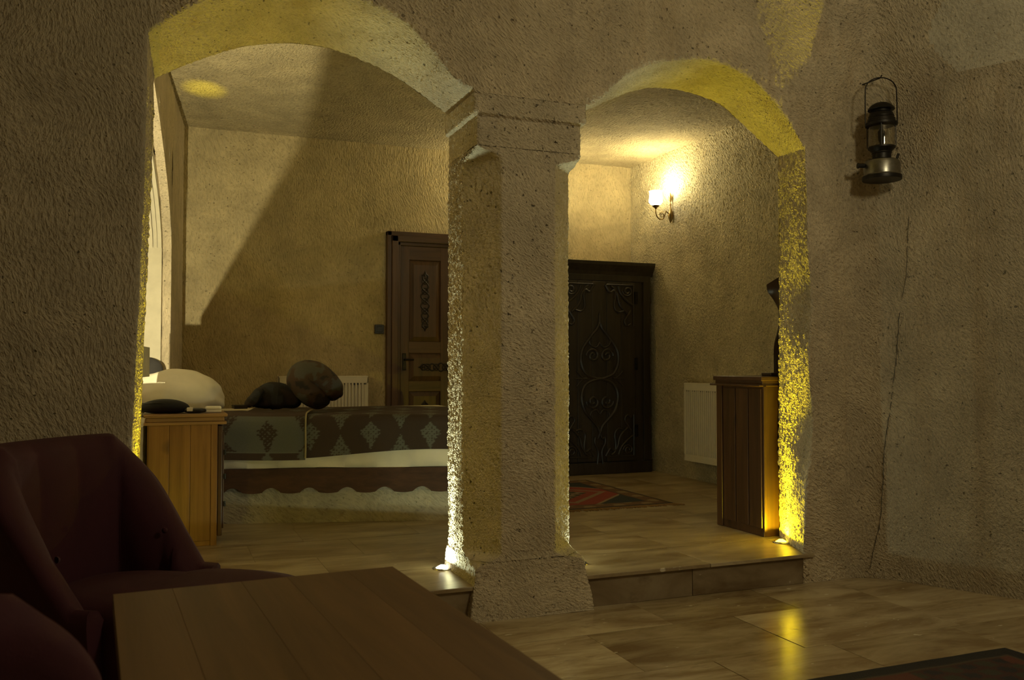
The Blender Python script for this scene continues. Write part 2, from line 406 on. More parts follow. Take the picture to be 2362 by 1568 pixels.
def rough_faces(o, mat, test):
    o.data.materials.append(mat); k = len(o.data.materials)-1
    for f in o.data.polygons:
        if test(f.center, f.normal): f.material_index = k
rough_faces(wall_arcade, M['pier'], lambda c, n: c.x < -.0 and c.z < 2.9 and abs(n.x) < .75)
rough_faces(wall_arcade, M['sidewall'], lambda c, n: c.x > 3.62)
rough_faces(wall_arcade, M['cool_patch'], lambda c, n: c.x > 3.9 and c.z > 2.80 + 1.6*max(0, 4.03-c.x)**1.0*(1 if c.x < 4.03 else 0))
rough_faces(wall_arcade, M['jamb'], lambda c, n: abs(n.x) > .75 and c.y > YF+.004 and c.z < 2.40)
# bedroom face of the arcade
mb = MB()
zr = np.linspace(0, 1, 12)
def rearcols(pts, zb, zt=3.4): return [[(x, YB, b + (zt-b)*t) for t in zr] for x, b in zip(pts, zb)]
xs = np.r_[np.linspace(-2.4, -.026, 12)[:-1], a1r[::5, 0], np.linspace(1.42, 1.97, 8)[1:-1], a2r[::5, 0], np.linspace(3.55, 5.2, 9)[1:]]
zb = np.r_[np.full(11, a1r[0,1]), a1r[::5, 1], np.full(6, 2.51), a2r[::5, 1], np.full(8, a2r[-1,1])]
mb.grid(rearcols(xs, zb))
mb.add([(-2.4,YB,0),(-.085,YB,0),(-.026,YB,2.55),(-2.4,YB,2.55)], [(0,1,2,3)])
mb.add([(3.54,YB,0),(5.2,YB,0),(5.2,YB,2.5),(3.55,YB,2.5)], [(0,1,2,3)])
mb.build('bedroom_face', M['back'], wall_arcade, fix=False)
# long crack in the rock beside the lantern: a thin recessed groove line
mb = MB()
crk = catmull([(3.91,3.78,2.04),(3.905,3.79,1.87),(3.901,3.798,1.70),(3.885,3.83,1.5),(3.878,3.844,1.31),(3.868,3.865,1.12),(3.857,3.886,.94),(3.835,3.905,.75),(3.828,3.912,.57),(3.814,3.923,.33),(3.791,3.938,.205),(3.765,3.955,.057)], 90)
jit = [(rng.normal()*.004) for _ in range(90)]
for a_, b_ in ((0, 22), (24, 43), (44, 90)):
    mb.tube([(crk[i][0] + jit[i], crk[i][1] + jit[i]*.5, crk[i][2]) for i in range(a_, b_)], [.0008 + .0016*abs(math.sin(i*.9))*(1 if i > 20 else .5) for i in range(a_, b_)], 5)
mb.build('crack', M['shadow'], wall_arcade)

# ------------------------------------------------------------------ pillar between the arches
def perim(z, off, chl, chr_, step=.009):
    x0, x1, y0, y1 = 1.42-off, 1.97+off, YF-off, YB
    c1x, c1y, c2 = .125*chl, .22*chl, .14*chr_
    P = [(x0, y1), (x0, y0+c1y), (x0+c1x, y0), (x1-c2, y0), (x1, y0+c2), (x1, y1)]
    N = [48, 26, 34, 22, 34]
    out = []
    for i in range(5):
        for k in range(N[i]):
            t = k/N[i]; out.append((P[i][0]+(P[i+1][0]-P[i][0])*t, P[i][1]+(P[i+1][1]-P[i][1])*t, z))
    out.append((P[5][0], P[5][1], z))
    return out
def pz(z):
    flare = .012*sm(.30, .24, z) + .035*sm(.24, .0, z)
    band = .022*sm(2.405, 2.418, z)
    top = 1 - sm(2.215, 2.265, z); bot = sm(.235, .30, z)
    return flare + band, max(1e-3, float(top*bot)), max(1e-3, float((1 - sm(2.19, 2.25, z))*sm(.24, .29, z)))
pillar = empty('pillar', (1.69, 4.2, 0), 0, 'chamfered tuff stone pillar standing between the two arches', 'pillar')
def pill(name, zz):
    G = [perim(z, *[float(q) for q in pz(z)]) for z in zz]
    P = np.array(G) - np.array([1.69, 4.2, 0])
    m = MB().grid(P, flip=True); 
    n = P.shape[1]; b = len(m.v) - n
    m.f.append(tuple(range(n))); m.f.append(tuple(b + k for k in reversed(range(n))))
    return m.build(name, M['pillar'], pillar, smooth=True, sharp=38, fix=False)
rough_faces(pill('shaft', np.linspace(.268, 2.265, 215)), M['jamb'], lambda c, n: n.x < -.9); pill('plinth', np.linspace(0, .267, 34)); pill('capital', np.r_[np.linspace(2.266, 2.40, 18), np.linspace(2.405, 2.42, 6), np.linspace(2.425, 2.512, 12)])

# ------------------------------------------------------------------ bedroom shell
XR, YK, ZC = 4.60, 8.15, 3.28
def rock_plane(name, P00, P10, P01, nu, nv, mat, parent=None, wob=0.0):
    P00, P10, P01 = map(np.array, (P00, P10, P01))
    u = np.linspace(0, 1, nu)[:, None, None]; v = np.linspace(0, 1, nv)[None, :, None]
    return fast_grid(name, P00 + (P10-P00)*u + (P01-P00)*v, mat, parent)
wb = rock_plane('wall_back', (-.6, YK, 0), (XR+.1, YK, 0), (-.6, YK, ZC+.02), 260, 165, M['back']); tag(wb, kind='structure')
wr = rock_plane('wall_right', (XR, YK+.05, 0), (XR, YB, 0), (XR, YK+.05, ZC+.02), 250, 165, M['right']); tag(wr, kind='structure')
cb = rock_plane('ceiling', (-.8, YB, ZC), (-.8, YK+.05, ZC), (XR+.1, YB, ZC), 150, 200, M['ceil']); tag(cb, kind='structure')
# left wall, slanted, with a deep arched niche above the bed head
wx = lambda y: .0875 + (y-7.0)*.10
NY0, NY1, NZ0 = 4.72, 7.0, .86
arc = [tuple(p) for p in catmull([(7.0,2.07),(6.95,2.2),(6.72,2.42),(6.2,2.70),(5.7,2.90),(5.3,2.98),(4.95,2.86),(NY0,2.45)], 48)]
mb = MB()
def wl(y, z): return (wx(y), y, z)
def rect(y0, y1, z0, z1, nu=24, nv=24): mb.grid([[wl(y, z) for z in np.linspace(z0, z1, nv)] for y in np.linspace(y0, y1, nu)])
OW = .075                                                     # the outer order is this much wider than the niche proper
def off(y, z, d):                                             # outline pushed outwards by d
    c = np.array([5.8, 1.9]); v = np.array([y, z]) - c; 
    return (y + d*(1 if y > c[0] else -1)*min(1, abs(v[0])/.6), z + d*sm(2.0, 2.5, z)*max(0, 1-abs(v[0])/1.3))
oarc = [off(y, z, OW) for y, z in arc]
rect(NY1+OW, YK+.02, 0, ZC, 40, 120); rect(YB, NY0-OW, 0, ZC, 20, 60); rect(NY0-OW, NY1+OW, 0, NZ0, 60, 30)
mb.grid([[wl(y, z + (ZC-z)*t) for t in np.linspace(0, 1, 20)] for y, z in oarc])
wall_left = mb.build('wall_left', M['left'], fix=False, smooth=True); tag(wall_left, kind='structure')
ND, OD = .42, .06
def outline(a): 
    y1, y0 = a[0][0], a[-1][0]
    return [(y1, NZ0 + (a[0][1]-NZ0)*t) for t in np.linspace(0, .98, 15)] + list(a) + [(y0, a[-1][1] - (a[-1][1]-NZ0)*t) for t in np.linspace(.02, 1, 15)]
oo, ii = outline(oarc), outline(arc)
mb = MB(); mb.grid([[(wx(y)-OD*t, y, z) for t in np.linspace(0, 1, 5)] for y, z in oo])
mb.grid([[(wx(a[0])-OD, a[0], a[1]), (wx(b[0])-OD, b[0], b[1])] for a, b in zip(oo, ii)])
mb.build('outer_order', M['left'], wall_left, fix=False, smooth=True, sharp=50)
mb = MB(); mb.grid([[(wx(y)-OD-(ND-OD)*t, y, z) for t in np.linspace(0, 1, 14)] for y, z in ii])
mb.grid([[(wx(y)-ND*t, y, NZ0) for t in np.linspace(0, 1, 6)] for y in np.linspace(NY0-OW, NY1+OW, 10)])
mb.add([(wx(y)-ND, y, z) for y, z in ii], [tuple(range(len(ii)))])
mb.build('niche_reveal', M['dressed'], wall_left, fix=False, smooth=True, sharp=50)
# carved arch mouldings above the springing, with saw-tooth blocks
def inward(i, d):
    p = np.array(arc[i]); t = np.array(arc[min(i+1, 47)]) - np.array(arc[max(i-1, 0)]); t /= np.linalg.norm(t)
    n = np.array([t[1], -t[0]]); 
    if n @ (np.array([5.8, 1.6]) - p) < 0: n = -n
    return p + n*d
def arch_strip(d0, d1, x0, x1):
    m = MB(); G = []
    for i in range(48):
        a, b = inward(i, d0), inward(i, d1); w_ = wx(arc[i][0])
        G.append([(w_+x0, a[0], a[1]), (w_+x0, b[0], b[1]), (w_+x1, b[0], b[1]), (w_+x1, a[0], a[1])])
    m.grid(G, close_v=True); m.f.append((0, 1, 2, 3)); m.f.append((len(m.v)-1, len(m.v)-2, len(m.v)-3, len(m.v)-4))
    return m.build('arch_moulding', M['dressed'], wall_left, smooth=True, sharp=35)
arch_strip(-.004, .028, -.085, -.062); arch_strip(-.004, .026, -.112, -.092); arch_strip(-.004, .05, -.40, -.122)
tooth = None
for k in range(12):
    i = 1 + k*2
    if tooth is None:
        m = MB(); m.add([(.02,-.052,.0),(.02,.052,.0),(-.085,0,.0),(.02,-.052,-.06),(.02,.052,-.06),(-.085,0,-.06)], [(0,1,2),(5,4,3),(0,3,4,1),(1,4,5,2),(2,5,3,0)])
        # local x runs into the niche, local y up the arch, local z inwards from the moulding
        tooth = m.build('sawtooth', M['dressed'], wall_left); t = tooth
    else:
        t = tooth.copy(); COL.objects.link(t)
    q = inward(i, .05); q2 = inward(i+1, .05); a = math.atan2(q2[1]-q[1], q2[0]-q[0])
    t.matrix_local = Matrix.Translation((wx(arc[i][0])-.19, q[0], q[1])) @ Matrix.Rotation(a, 4, 'X')

# front room shell behind the camera
fl = rock_plane('wall_front_left', (-2.4, YF, 0), (-2.4, -1.7, 0), (-2.4, YF, 3.75), 30, 20, M['left']); tag(fl, kind='structure')
wrr = rock_plane('wall_rear', (-2.4, -1.7, 0), (5.4, -1.7, 0), (-2.4, -1.7, 3.75), 30, 20, M['left']); tag(wrr, kind='structure')
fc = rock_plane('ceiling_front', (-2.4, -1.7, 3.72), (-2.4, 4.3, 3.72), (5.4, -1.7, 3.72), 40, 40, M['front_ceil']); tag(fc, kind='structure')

# ------------------------------------------------------------------ floors
def tiles(parent, x0, x1, rows, zt, th, gap, wmin, wmax, fixed=None, clip=None, mat='tile'):
    for r, (y0, y1) in enumerate(zip(rows[:-1], rows[1:])):
        xs_ = fixed.get(r) if fixed and r in fixed else None
        if xs_ is None:
            xs_ = [x0]; 
            while xs_[-1] < x1: xs_.append(xs_[-1] + random.uniform(wmin, wmax))
        for a, b in zip(xs_[:-1], xs_[1:]):
            if clip and not clip(a, b, y0, y1): continue
            dz = random.uniform(-.0012, .0008)
            m = MB().box((-(b-a)/2+gap/2, -(y1-y0)/2+gap/2, -th), ((b-a)/2-gap/2, (y1-y0)/2-gap/2, 0))
            o = m.build('tile', M[mat], parent); o.location = ((a+b)/2, (y0+y1)/2, zt+dz)
floor = MB().box((-2.4, -1.7, -.10), (5.5, 4.6, -.003)).build('floor', M['grout']); tag(floor, kind='structure')
rows = [4.02, 3.60, 3.09, 2.58, 2.07, 1.56, 1.05, .54, .03, -.5][::-1]
nr = len(rows)-1
fixed = {nr-1: [-2.4,-1.6,-.8,-.1,.7,1.42,2.25,2.98,3.5,4.2,5.0], nr-2: [-2.4,-1.7,-.9,-.2,.55,1.2,1.80,2.585,3.48,4.25,5.1], nr-3: [-2.4,-1.5,-.7,.0,.62,1.35,2.12,2.72,3.41,4.3,5.2]}
tiles(floor, -2.4, 5.2, rows, 0, .02, .0025, .55, .9, fixed)
floor2 = MB().box((-.9, 4.03, -.05), (XR+.05, YK+.03, UF-.003)).build('floor.001', M['grout']); tag(floor2, kind='structure')
rows2 = [3.985, 4.43, 4.90, 5.37, 5.84, 6.31, 6.78, 7.25, 7.72, 8.15]
def cl2(a, b, y0, y1): return True
f2 = {0: [-.08, .62, 1.36, 1.42, 1.97, 2.7, 3.40, 3.55]}
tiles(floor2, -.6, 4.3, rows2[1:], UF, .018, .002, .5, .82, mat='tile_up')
for a, b in ((-.07, .66), (.66, 1.412), (1.982, 2.72), (2.72, 3.405)):
    dz = random.uniform(-.0006, .0006)
    m = MB().box((-(b-a)/2+.0015, -.222, -.02), ((b-a)/2-.0015, .222, 0), .003); o = m.build('tile', M['tile_up'], floor2); o.location = ((a+b)/2, 3.985+.2225, UF+dz)
step = MB().box((-.07, 4.03, .0), (3.40, 4.10, UF-.022)).build('trim_1', M['grout']); tag(step, kind='structure')
for a, b in ((-.07, .7), (.7, 1.40), (1.99, 2.62), (2.62, 3.385)):
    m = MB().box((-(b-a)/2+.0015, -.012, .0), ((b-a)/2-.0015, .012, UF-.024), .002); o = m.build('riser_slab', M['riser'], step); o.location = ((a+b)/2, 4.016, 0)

# recessed uplights
def uplight(loc, lens, label, first=[None]):
    e = empty('recessed_uplight', loc, 0, label, 'uplight', 'recessed uplights at the foot of the arches')
    prof = [(.034, .0), (.036, .006), (.046, .008), (.052, .004), (.053, 0)]
    MB().lathe(prof, n=28, cap=False).build('trim_ring', M['chrome'], e, smooth=True)
    MB().lathe([(.0005, .020), (.012, .018), (.025, .010), (.033, .002)], n=24, cap=False).build('lens', M[lens], e, smooth=True)
    return e
uplight(L_YR, 'lens_y', 'recessed yellow floor uplight glowing at the foot of the right jamb beside the cabinet')
uplight(L_WL, 'lens_w', 'recessed white floor uplight on the left side of the pillar foot')
uplight(L_WR, 'lens_w', 'recessed white floor uplight hidden on the right side of the pillar')
uplight(L_YL, 'lens_y', 'recessed yellow floor uplight hidden behind the red armchair at the left jamb')
nt = empty('added_niche_trough', (-.15, 4.98, 1.14), -.096, 'unseen lamp trough added in the left niche, shielded to shape a light wedge', 'lamp')  # added fitting, shaped to cut the light wedge on the back wall
MB().box((-.06, -.22, 0), (.035, .68, .03), .004).build('tray', M['dressed'], nt)
MB().box((.030, -.22, .0), (.046, .70, .172), .001).build('shield', M['dressed'], nt); MB().box((-.06, -.22, .0), (-.05, .26, .12), .003).build('rear_shield', M['dressed'], nt)
MB().box((.004, .685, .03), (.046, .70, .157), .001).build('end_plate', M['dressed'], nt)  # added to block light leaking below the wedge
MB().box((-.04, -.05, .03), (.02, .14, .05), .004).build('lens', M['lens_w'], nt)
MB().box((-.03, -.30, -.28), (.03, -.22, .03), .004).build('bracket', M['dressed'], nt)

# ------------------------------------------------------------------ door in the back wall
door = empty('door_1', (0, YK-.03, UF), 0, kind='structure')
DX0, DX1, DT = 1.985, 3.12, 2.30
def casing(pts, name, mat):                           # moulded casing, three stepped strips
    m = MB()
    for (lo, hi) in pts: m.box(lo, hi, .006)
    return m.build(name, M[mat], door)
for xa, sgn in ((DX0, 1), (DX1, -1)):
    casing([((min(xa, xa+sgn*.045), -.035, 0), (max(xa, xa+sgn*.045), .03, DT)), ((min(xa+sgn*.04, xa+sgn*.10), -.06, 0), (max(xa+sgn*.04, xa+sgn*.10), .03, DT-.04)), ((min(xa+sgn*.095, xa+sgn*.13), -.03, 0), (max(xa+sgn*.095, xa+sgn*.13), .03, DT-.09))], 'door_casing', 'door')
casing([((DX0, -.035, DT-.045), (DX1, .03, DT)), ((DX0+.04, -.06, DT-.10), (DX1-.04, .03, DT-.04)), ((DX0+.10, -.03, DT-.13), (DX1-.10, .03, DT-.095))], 'door_head_casing', 'door_h')
LX0, LX1, LT = DX0+.13, DX1-.13, DT-.13
leaf = MB().box((LX0, .0, .005), (LX1, .028, LT)).build('door_leaf', M['door'], door)
LW = LX1-LX0; st = .085; mid = (LX0+LX1)/2
for a, b in ((LX0, LX0+st), (mid-.045, mid+.045), (LX1-st, LX1)):
    MB().box((a, -.018, .005), (b, .002, LT), .004).build('stile', M['door'], leaf)
RZ = [(.005, .16), (.80, .90), (1.16, 1.27), (LT-.13, LT)]
for a, b in RZ: MB().box((LX0+st-.004, -.0165, a), (LX1-st+.004, .002, b), .004).build('rail', M['door_h'], leaf)
def panel(x0, x1, z0, z1, orn):
    m = MB(); s_ = .045
    m.add([(x0,-.002,z0),(x1,-.002,z0),(x1,-.002,z1),(x0,-.002,z1),(x0+s_,-.016,z0+s_),(x1-s_,-.016,z0+s_),(x1-s_,-.016,z1-s_),(x0+s_,-.016,z1-s_)],
          [(0,1,5,4),(1,2,6,5),(2,3,7,6),(3,0,4,7),(4,5,6,7)])
    m.build('panel', M['door'], leaf, fix=False)
    # interlaced carved rosette chain
    m = MB(); cx, cz = (x0+x1)/2, (z0+z1)/2; vert = (z1-z0) > (x1-x0); L = (max(z1-z0, x1-x0))*.36; w = .042
    def P(u, v): return (cx+v, -.0195, cz+u) if vert else (cx+u, -.0195, cz+v)
    for ph in (0, PI):
        m.tube([P(L*t, w*math.sin(ph + t*PI*3)*(1-.45*abs(t))) for t in np.linspace(-.86, .86, 50)], .0075, 6)
    for k in range(-2, 3):
        c0 = k*L*.34
        m.tube([P(c0 + .028*math.cos(a), .030*math.sin(a)) for a in np.linspace(0, 2*PI, 16, endpoint=False)], .006, 6, closed=True)
    for sg in (-1, 1):
        m.tube([P(sg*L*.86, -.03), P(sg*L*.92, -.008), P(sg*L, 0), P(sg*L*.92, .008), P(sg*L*.86, .03)], .009, 6)
        m.tube([P(sg*L*.84, 0), P(sg*L*1.04, 0)], [.012, .003], 6)
    m.build('carved_ornament', M['carved'], leaf, smooth=True)
for xa, xb in ((LX0+st, mid-.045), (mid+.045, LX1-st)):
    panel(xa, xb, 1.27, LT-.13, 1); panel(xa, xb, .16, .80, 1)
panel(LX0+st, LX1-st, .90, 1.16, 1)
m = MB().box((LX0+.02, -.026, 1.0), (LX0+.055, -.016, 1.16), .004); m.tube([(LX0+.037, -.02, 1.10), (LX0+.037, -.06, 1.10), (LX0+.12, -.062, 1.10)], .008, 8)
m.build('door_handle', M['iron'], leaf)

sw = empty('light_switch', (1.922, YK-.022, 1.545), 0, 'black square light switch on the wall left of the carved door', 'switch')
MB().box((-.043, -.006, -.043), (.043, .012, .043), .004).build('switch_plate', M['blackp'], sw)
MB().box((-.026, -.012, -.026), (.026, -.004, .026), .003).build('rocker', M['blackp'], sw)

# ------------------------------------------------------------------ radiators
def radiator(name, loc, rz, length, h, label, cut=False):
    e = empty(name, loc, rz, label, 'radiator', 'white panel radiators on the bedroom walls')
    n = int(length/.033)
    m = MB(); P = []
    prof = []
    for k in range(n):
        a = .03 + (length-.06)*k/n; w = (length-.06)/n
        prof += [(a, .016), (a+w*.14, -.006), (a+w*.56, -.006), (a+w*.70, .016)]
    prof = [(0, 0)] + prof + [(length, 0)]
    m.grid([[(x, y-.03, z) for z in (.06, h-.06)] for x, y in prof])
    m.grid([[(x, y*0-.03, z) for z in (0, .06)] for x, y in prof]); m.grid([[(x, -.03, z) for z in (h-.06, h)] for x, y in prof])
    m.build('front_panel', M['enamel'], e, fix=False)
    MB().box((0, -.03, 0), (.006, .06, h)).build('side_cover', M['enamel'], e); MB().box((length-.006, -.03, 0), (length, .06, h)).build('side_cover', M['enamel'], e)
    MB().box((0, -.031, h-.012), (length, .06, h+.004), .003).build('top_grille', M['enamel'], e)
    MB().box((.01, .03, .01), (length-.01, .06, h-.02)).build('rear_panel', M['enamel'], e)
    v0 = None
    for k in range(int(length/.045)):
        if v0 is None: v0 = vs_ = MB().box((.035, -.0325, h-.072), (.055, -.029, h-.064)).build('vent_slot', M['shadow'], e)
        else: vs_ = v0.copy(); COL.objects.link(vs_)
        vs_.location.x = k*.045
    m = MB().tube([(-.05, .02, .05), (0, .02, .05)], .011, 8); m.tube([(-.045, .02, .05), (-.045, .02, .09)], .014, 8); m.build('valve', M['enamel'], e)
    return e
r1 = radiator('radiator', (1.0, YK-.10, .45), 0, .795, .66, 'white panel radiator on the back wall behind the bed')
m = MB().box((.655, -.034, .585), (.715, -.03, .60), .001); m.build('badge', M['blackp'], r1)
radiator('radiator', (XR-.085, 6.98, .345), -PI/2, 1.1, .70, 'white panel radiator on the right wall beside the brown cabinet')

# ------------------------------------------------------------------ wardrobe
wd = empty('wardrobe', (0, 7.65, UF), 0, 'tall dark carved wooden wardrobe against the back wall, right of the pillar', 'wardrobe')
WX0, WX1, WH = 3.50, 4.53, 2.05
MB().box((WX0, .012, .0), (WX1, .46, WH-.08), .004).build('carcass', M['dark'], wd)
MB().box((WX0-.02, -.012, 0), (WX1+.012, .47, .115), .006).build('plinth', M['dark'], wd)
m = MB(); m.prism([(-.0, WH-.13), (-.015, WH-.09), (-.055, WH-.03), (-.06, WH), (.46, WH), (.46, WH-.13)], 0, WX0-.05, WX1+.03); m.build('cornice', M['dark'], wd)
MB().box((WX0, -.006, WH-.185), (WX1, .015, WH-.125), .003).build('frieze', M['dark'], wd)
for a, b in ((WX0, WX0+.06), (WX1-.075, WX1)): MB().box((a, -.006, .115), (b, .02, WH-.18), .004).build('corner_stile', M['dark'], wd)
DW = .795
def wdoor(x0):
    e = MB().box((x0+.003, -.004, .125), (x0+DW-.003, .012, WH-.19)).build('door', M['dark'], wd)
    for k in range(5):                                                    # upright boards
        w = (DW-.01)/5; a = x0+.005+k*w
        MB().box((a+.001, -.012-.002*(k % 2), .125), (a+w-.001, -.002, WH-.19), .003).build('board', M['dark'], e)
    cx = x0+DW/2; Y = -.019
    def P(x, z, d=0): return (cx+x, Y-d, z)
    def med():
        m = MB()
        for s in (-1, 1):
            # ogee outline, two stacked lobes
            out = catmull([(0,1.46),(s*.03,1.40),(s*.10,1.32),(s*.185,1.20),(s*.20,1.08),(s*.15,.97),(s*.05,.925),(0,.92)], 40)
            m.tube([P(x, z) for x, z in out], .015, 6)
            out = catmull([(0,.915),(s*.05,.91),(s*.155,.86),(s*.195,.75),(s*.165,.62),(s*.09,.53),(s*.03,.47),(0,.40)], 40)
            m.tube([P(x, z) for x, z in out], .015, 6)
            # inner scrolls
            for (ox, oz, r0, dr) in ((.075, 1.14, .07, 1), (.075, .70, .07, -1)):
                m.tube([P(s*(ox + r0*(1-t*.8)*math.cos(t*9)), oz + dr*r0*(1-t*.8)*math.sin(t*9)) for t in np.linspace(0, 1, 36)], .013, 6)
            m.tube([P(s*x, z) for x, z in catmull([(0,1.27),(.04,1.22),(.10,1.245),(.12,1.30)], 14)], .009, 6)
            m.tube([P(s*x, z) for x, z in catmull([(0,.58),(.04,.62),(.09,.60),(.11,.55)], 14)], .009, 6)
            # side fleurons
            m.tube([P(s*.14, .92), P(s*.27, .92)], [.013, .004], 6)
            m.tube([P(s*x, z) for x, z in catmull([(.18,.925),(.215,.955),(.25,.995)], 8)], .008, 6)
            m.tube([P(s*x, z) for x, z in catmull([(.18,.915),(.215,.885),(.25,.845)], 8)], .008, 6)
            # tail
            m.tube([P(s*x, z) for x, z in catmull([(0,.40),(.025,.34),(.05,.36),(.055,.30),(.02,.22),(.03,.10)], 22)], .009, 6)
        m.tube([P(0, 1.46), P(0, 1.56)], [.016, .003], 6)
        m.build('carved_medallion', M['dark'], e, smooth=True)
    def corner(s, top):
        m = MB(); zt = WH-.215 if top else .165; d = -1 if top else 1
        def Q(x, z): return P(s*(.36-x), zt + d*z)
        m.tube([Q(-.01, .005), Q(.29, .005)], .007, 6); m.tube([Q(-.01, .005), Q(-.01, .40)], .007, 6)
        m.tube([Q(.055 + .055*(1-t*.75)*math.cos(t*10), .065 + .05*(1-t*.75)*math.sin(t*10)) for t in np.linspace(0, 1, 32)], .010, 6)
        m.tube([Q(x, z) for x, z in catmull([(.30,.01),(.25,.08),(.21,.06),(.17,.10),(.14,.20),(.06,.28)], 26)], .012, 6)
        m.tube([Q(x, z) for x, z in catmull([(.24,.02),(.20,.05),(.19,.12),(.20,.22),(.16,.27),(.10,.26)], 26)], .011, 6)
        m.tube([Q(x, z) for x, z in catmull([(.16,.02),(.13,.09),(.06,.16),(.0,.20)], 18)], .012, 6)
        m.tube([Q(x, z) for x, z in catmull([(.02,.25),(.06,.31),(.09,.36),(.06,.40),(.02,.38)], 18)], .010, 6)
        m.build('carved_corner', M['dark'], e, smooth=True)
    med()
    for s in (-1, 1):
        corner(s, True); corner(s, False)
    for z in (.35, 1.0, 1.65): MB().box((x0+DW-.012, -.024, z), (x0+DW+.02, -.008, z+.12), .004).build('hinge', M['iron'], e)
    return e
wdoor(3.566)

# ------------------------------------------------------------------ brown cabinet with a twisted sculpture
cbn = empty('cabinet', (3.44, 4.475, UF), 0, 'narrow brown wooden cabinet standing behind the right jamb', 'cabinet')
CW, CD, CH = .95, .47, .975
MB().box((.0, .0, 0), (CW, CD, CH-.06), .004).build('body', M['cab'], cbn)
MB().box((-.004, -.012, .03), (.016, .0, CH-.06), .002).build('back_edge', M['cab'], cbn)
for k in range(3): MB().box((-.007, .012+k*.132, .05), (.001, .136+k*.132, CH-.075), .003).build('side_board', M['cab'], cbn)
MB().box((-.010, CD-.055, 0), (.0, CD+.004, CH-.06), .003).build('corner_post', M['cab'], cbn)
m = MB(); m.box((-.018, -.01, CH-.028), (CW+.02, CD+.03, CH), .005); m.box((-.034, -.01, CH-.062), (CW+.03, CD+.045, CH-.05), .004); m.box((-.010, -.008, CH-.052), (CW+.01, CD+.015, CH-.026), .003)
m.build('top', M['cab_h'], cbn)
for a, b in ((.03, CW/2-.005), (CW/2+.005, CW-.03)):
    d = MB().box((a, CD-.002, .06), (b, CD+.018, CH-.1), .004).build('door', M['cab'], cbn); kx = b-.04 if a < .1 else a+.04
    MB().lathe([(.006, 0), (.014, .012), (.012, .02), (.001, .024)], n=12).build('knob', M['iron'], d).matrix_local = Matrix.Translation((kx, CD+.018, .55)) @ Matrix.Rotation(-PI/2, 4, 'X')

tw = empty('twisted_sculpture', (3.722, 4.66, UF+CH), 0, 'dark twisted ribbon sculpture standing on the brown cabinet', 'sculpture')
MB().box((-.115, -.05, 0), (.10, .05, .022), .006).build('base', M['twist'], tw)
m = MB(); G = []
for t in np.linspace(0, 1, 60):
    z = .02 + t*.62
    w = .043 + .040*sm(.58, 1, t); ang = R(-41) + R(90)*sm(.12, .56, t) + R(90)*sm(.56, .98, t)
    dx, dy = math.cos(ang), math.sin(ang); nx, ny = -dy, dx; th = .009
    lx = .0 - .0*t
    zl = .0 if t < .75 else -.05*sm(.75, 1, t); 
    G.append([(lx + dx*w*q + nx*th*e_, dy*w*q + ny*th*e_, z + zl*(1 if dx*q < 0 else -1)*abs(q)) for q, e_ in ((-1, -.4), (-.5, -1), (.5, -1), (1, -.4), (1, .4), (.5, 1), (-.5, 1), (-1, .4))])
m.grid(G, close_v=True); n_ = 8; b_ = len(m.v)-n_
m.f.append(tuple(range(n_))); m.f.append(tuple(b_+k for k in reversed(range(n_))))
m.build('ribbon', M['twist'], tw, smooth=True)

# ------------------------------------------------------------------ wall sconces
def sconce(loc, rz, label):
    e = empty('wall_sconce', loc, rz, label, 'wall lamp', 'brass wall sconces of the bedroom')
    m = MB(); m.lathe([(.002, -.105), (.012, -.085), (.021, -.055), (.026, -.03), (.024, -.01), (.016, .01), (.008, .04), (.006, .055)], n=18); 
    m.lathe([(.004, .055), (.010, .075), (.004, .095)], n=12); m.lathe([(.003, .095), (.014, .12), (.016, .15), (.006, .18), (.002, .19)], n=14)
    o = m.build('backplate', M['brass'], e, smooth=True); o.location = (0, -.022, 0)
    path = catmull([(0, -.03, -.02), (0, -.055, -.005), (0, -.075, .005), (0, -.085, -.03), (0, -.105, -.068), (0, -.14, -.075), (0, -.172, -.05), (0, -.185, -.01), (0, -.185, .03)], 40)
    MB().tube(path, .0055, 8).build('arm', M['brass'], e, smooth=True)
    m = MB(); m.tube([(0, -.115 + .03*(1-t*.75)*math.cos(t*9+1), -.03 + .03*(1-t*.75)*math.sin(t*9+1)) for t in np.linspace(0, 1, 30)], .0035, 6); m.build('scroll', M['brass'], e, smooth=True)
    m = MB().lathe([(.006, .02), (.012, .03), (.03, .045), (.036, .055), (.02, .058)], (0, -.185, 0), n=20); m.build('cup', M['brass'], e, smooth=True)
    prof = [(.022, .058), (.05, .066), (.066, .09), (.062, .13), (.058, .17), (.060, .185), (.064, .19), (.060, .192), (.055, .17), (.058, .13), (.060, .095), (.046, .072), (.0, .066)]
    MB().lathe(prof, (0, -.185, 0), n=28, cap=False).build('lamp_shade', M['shade'], e, smooth=True)
    return e
sconce((XR-.005, 7.33, 2.68), -PI/2 - 0.0, 'lit brass wall sconce with opal glass shade on the right wall above the radiator')
sconce((3.31, YK-.005, 2.62), 0, 'lit brass wall sconce on the back wall hidden behind the pillar')
bpy.data.objects['light_sconce'].location = (XR-.005-.185, 7.33, 2.68+.20)
bpy.data.objects['light_sconce_behind_pillar'].location = (3.31, YK-.005-.185, 2.62+.20)

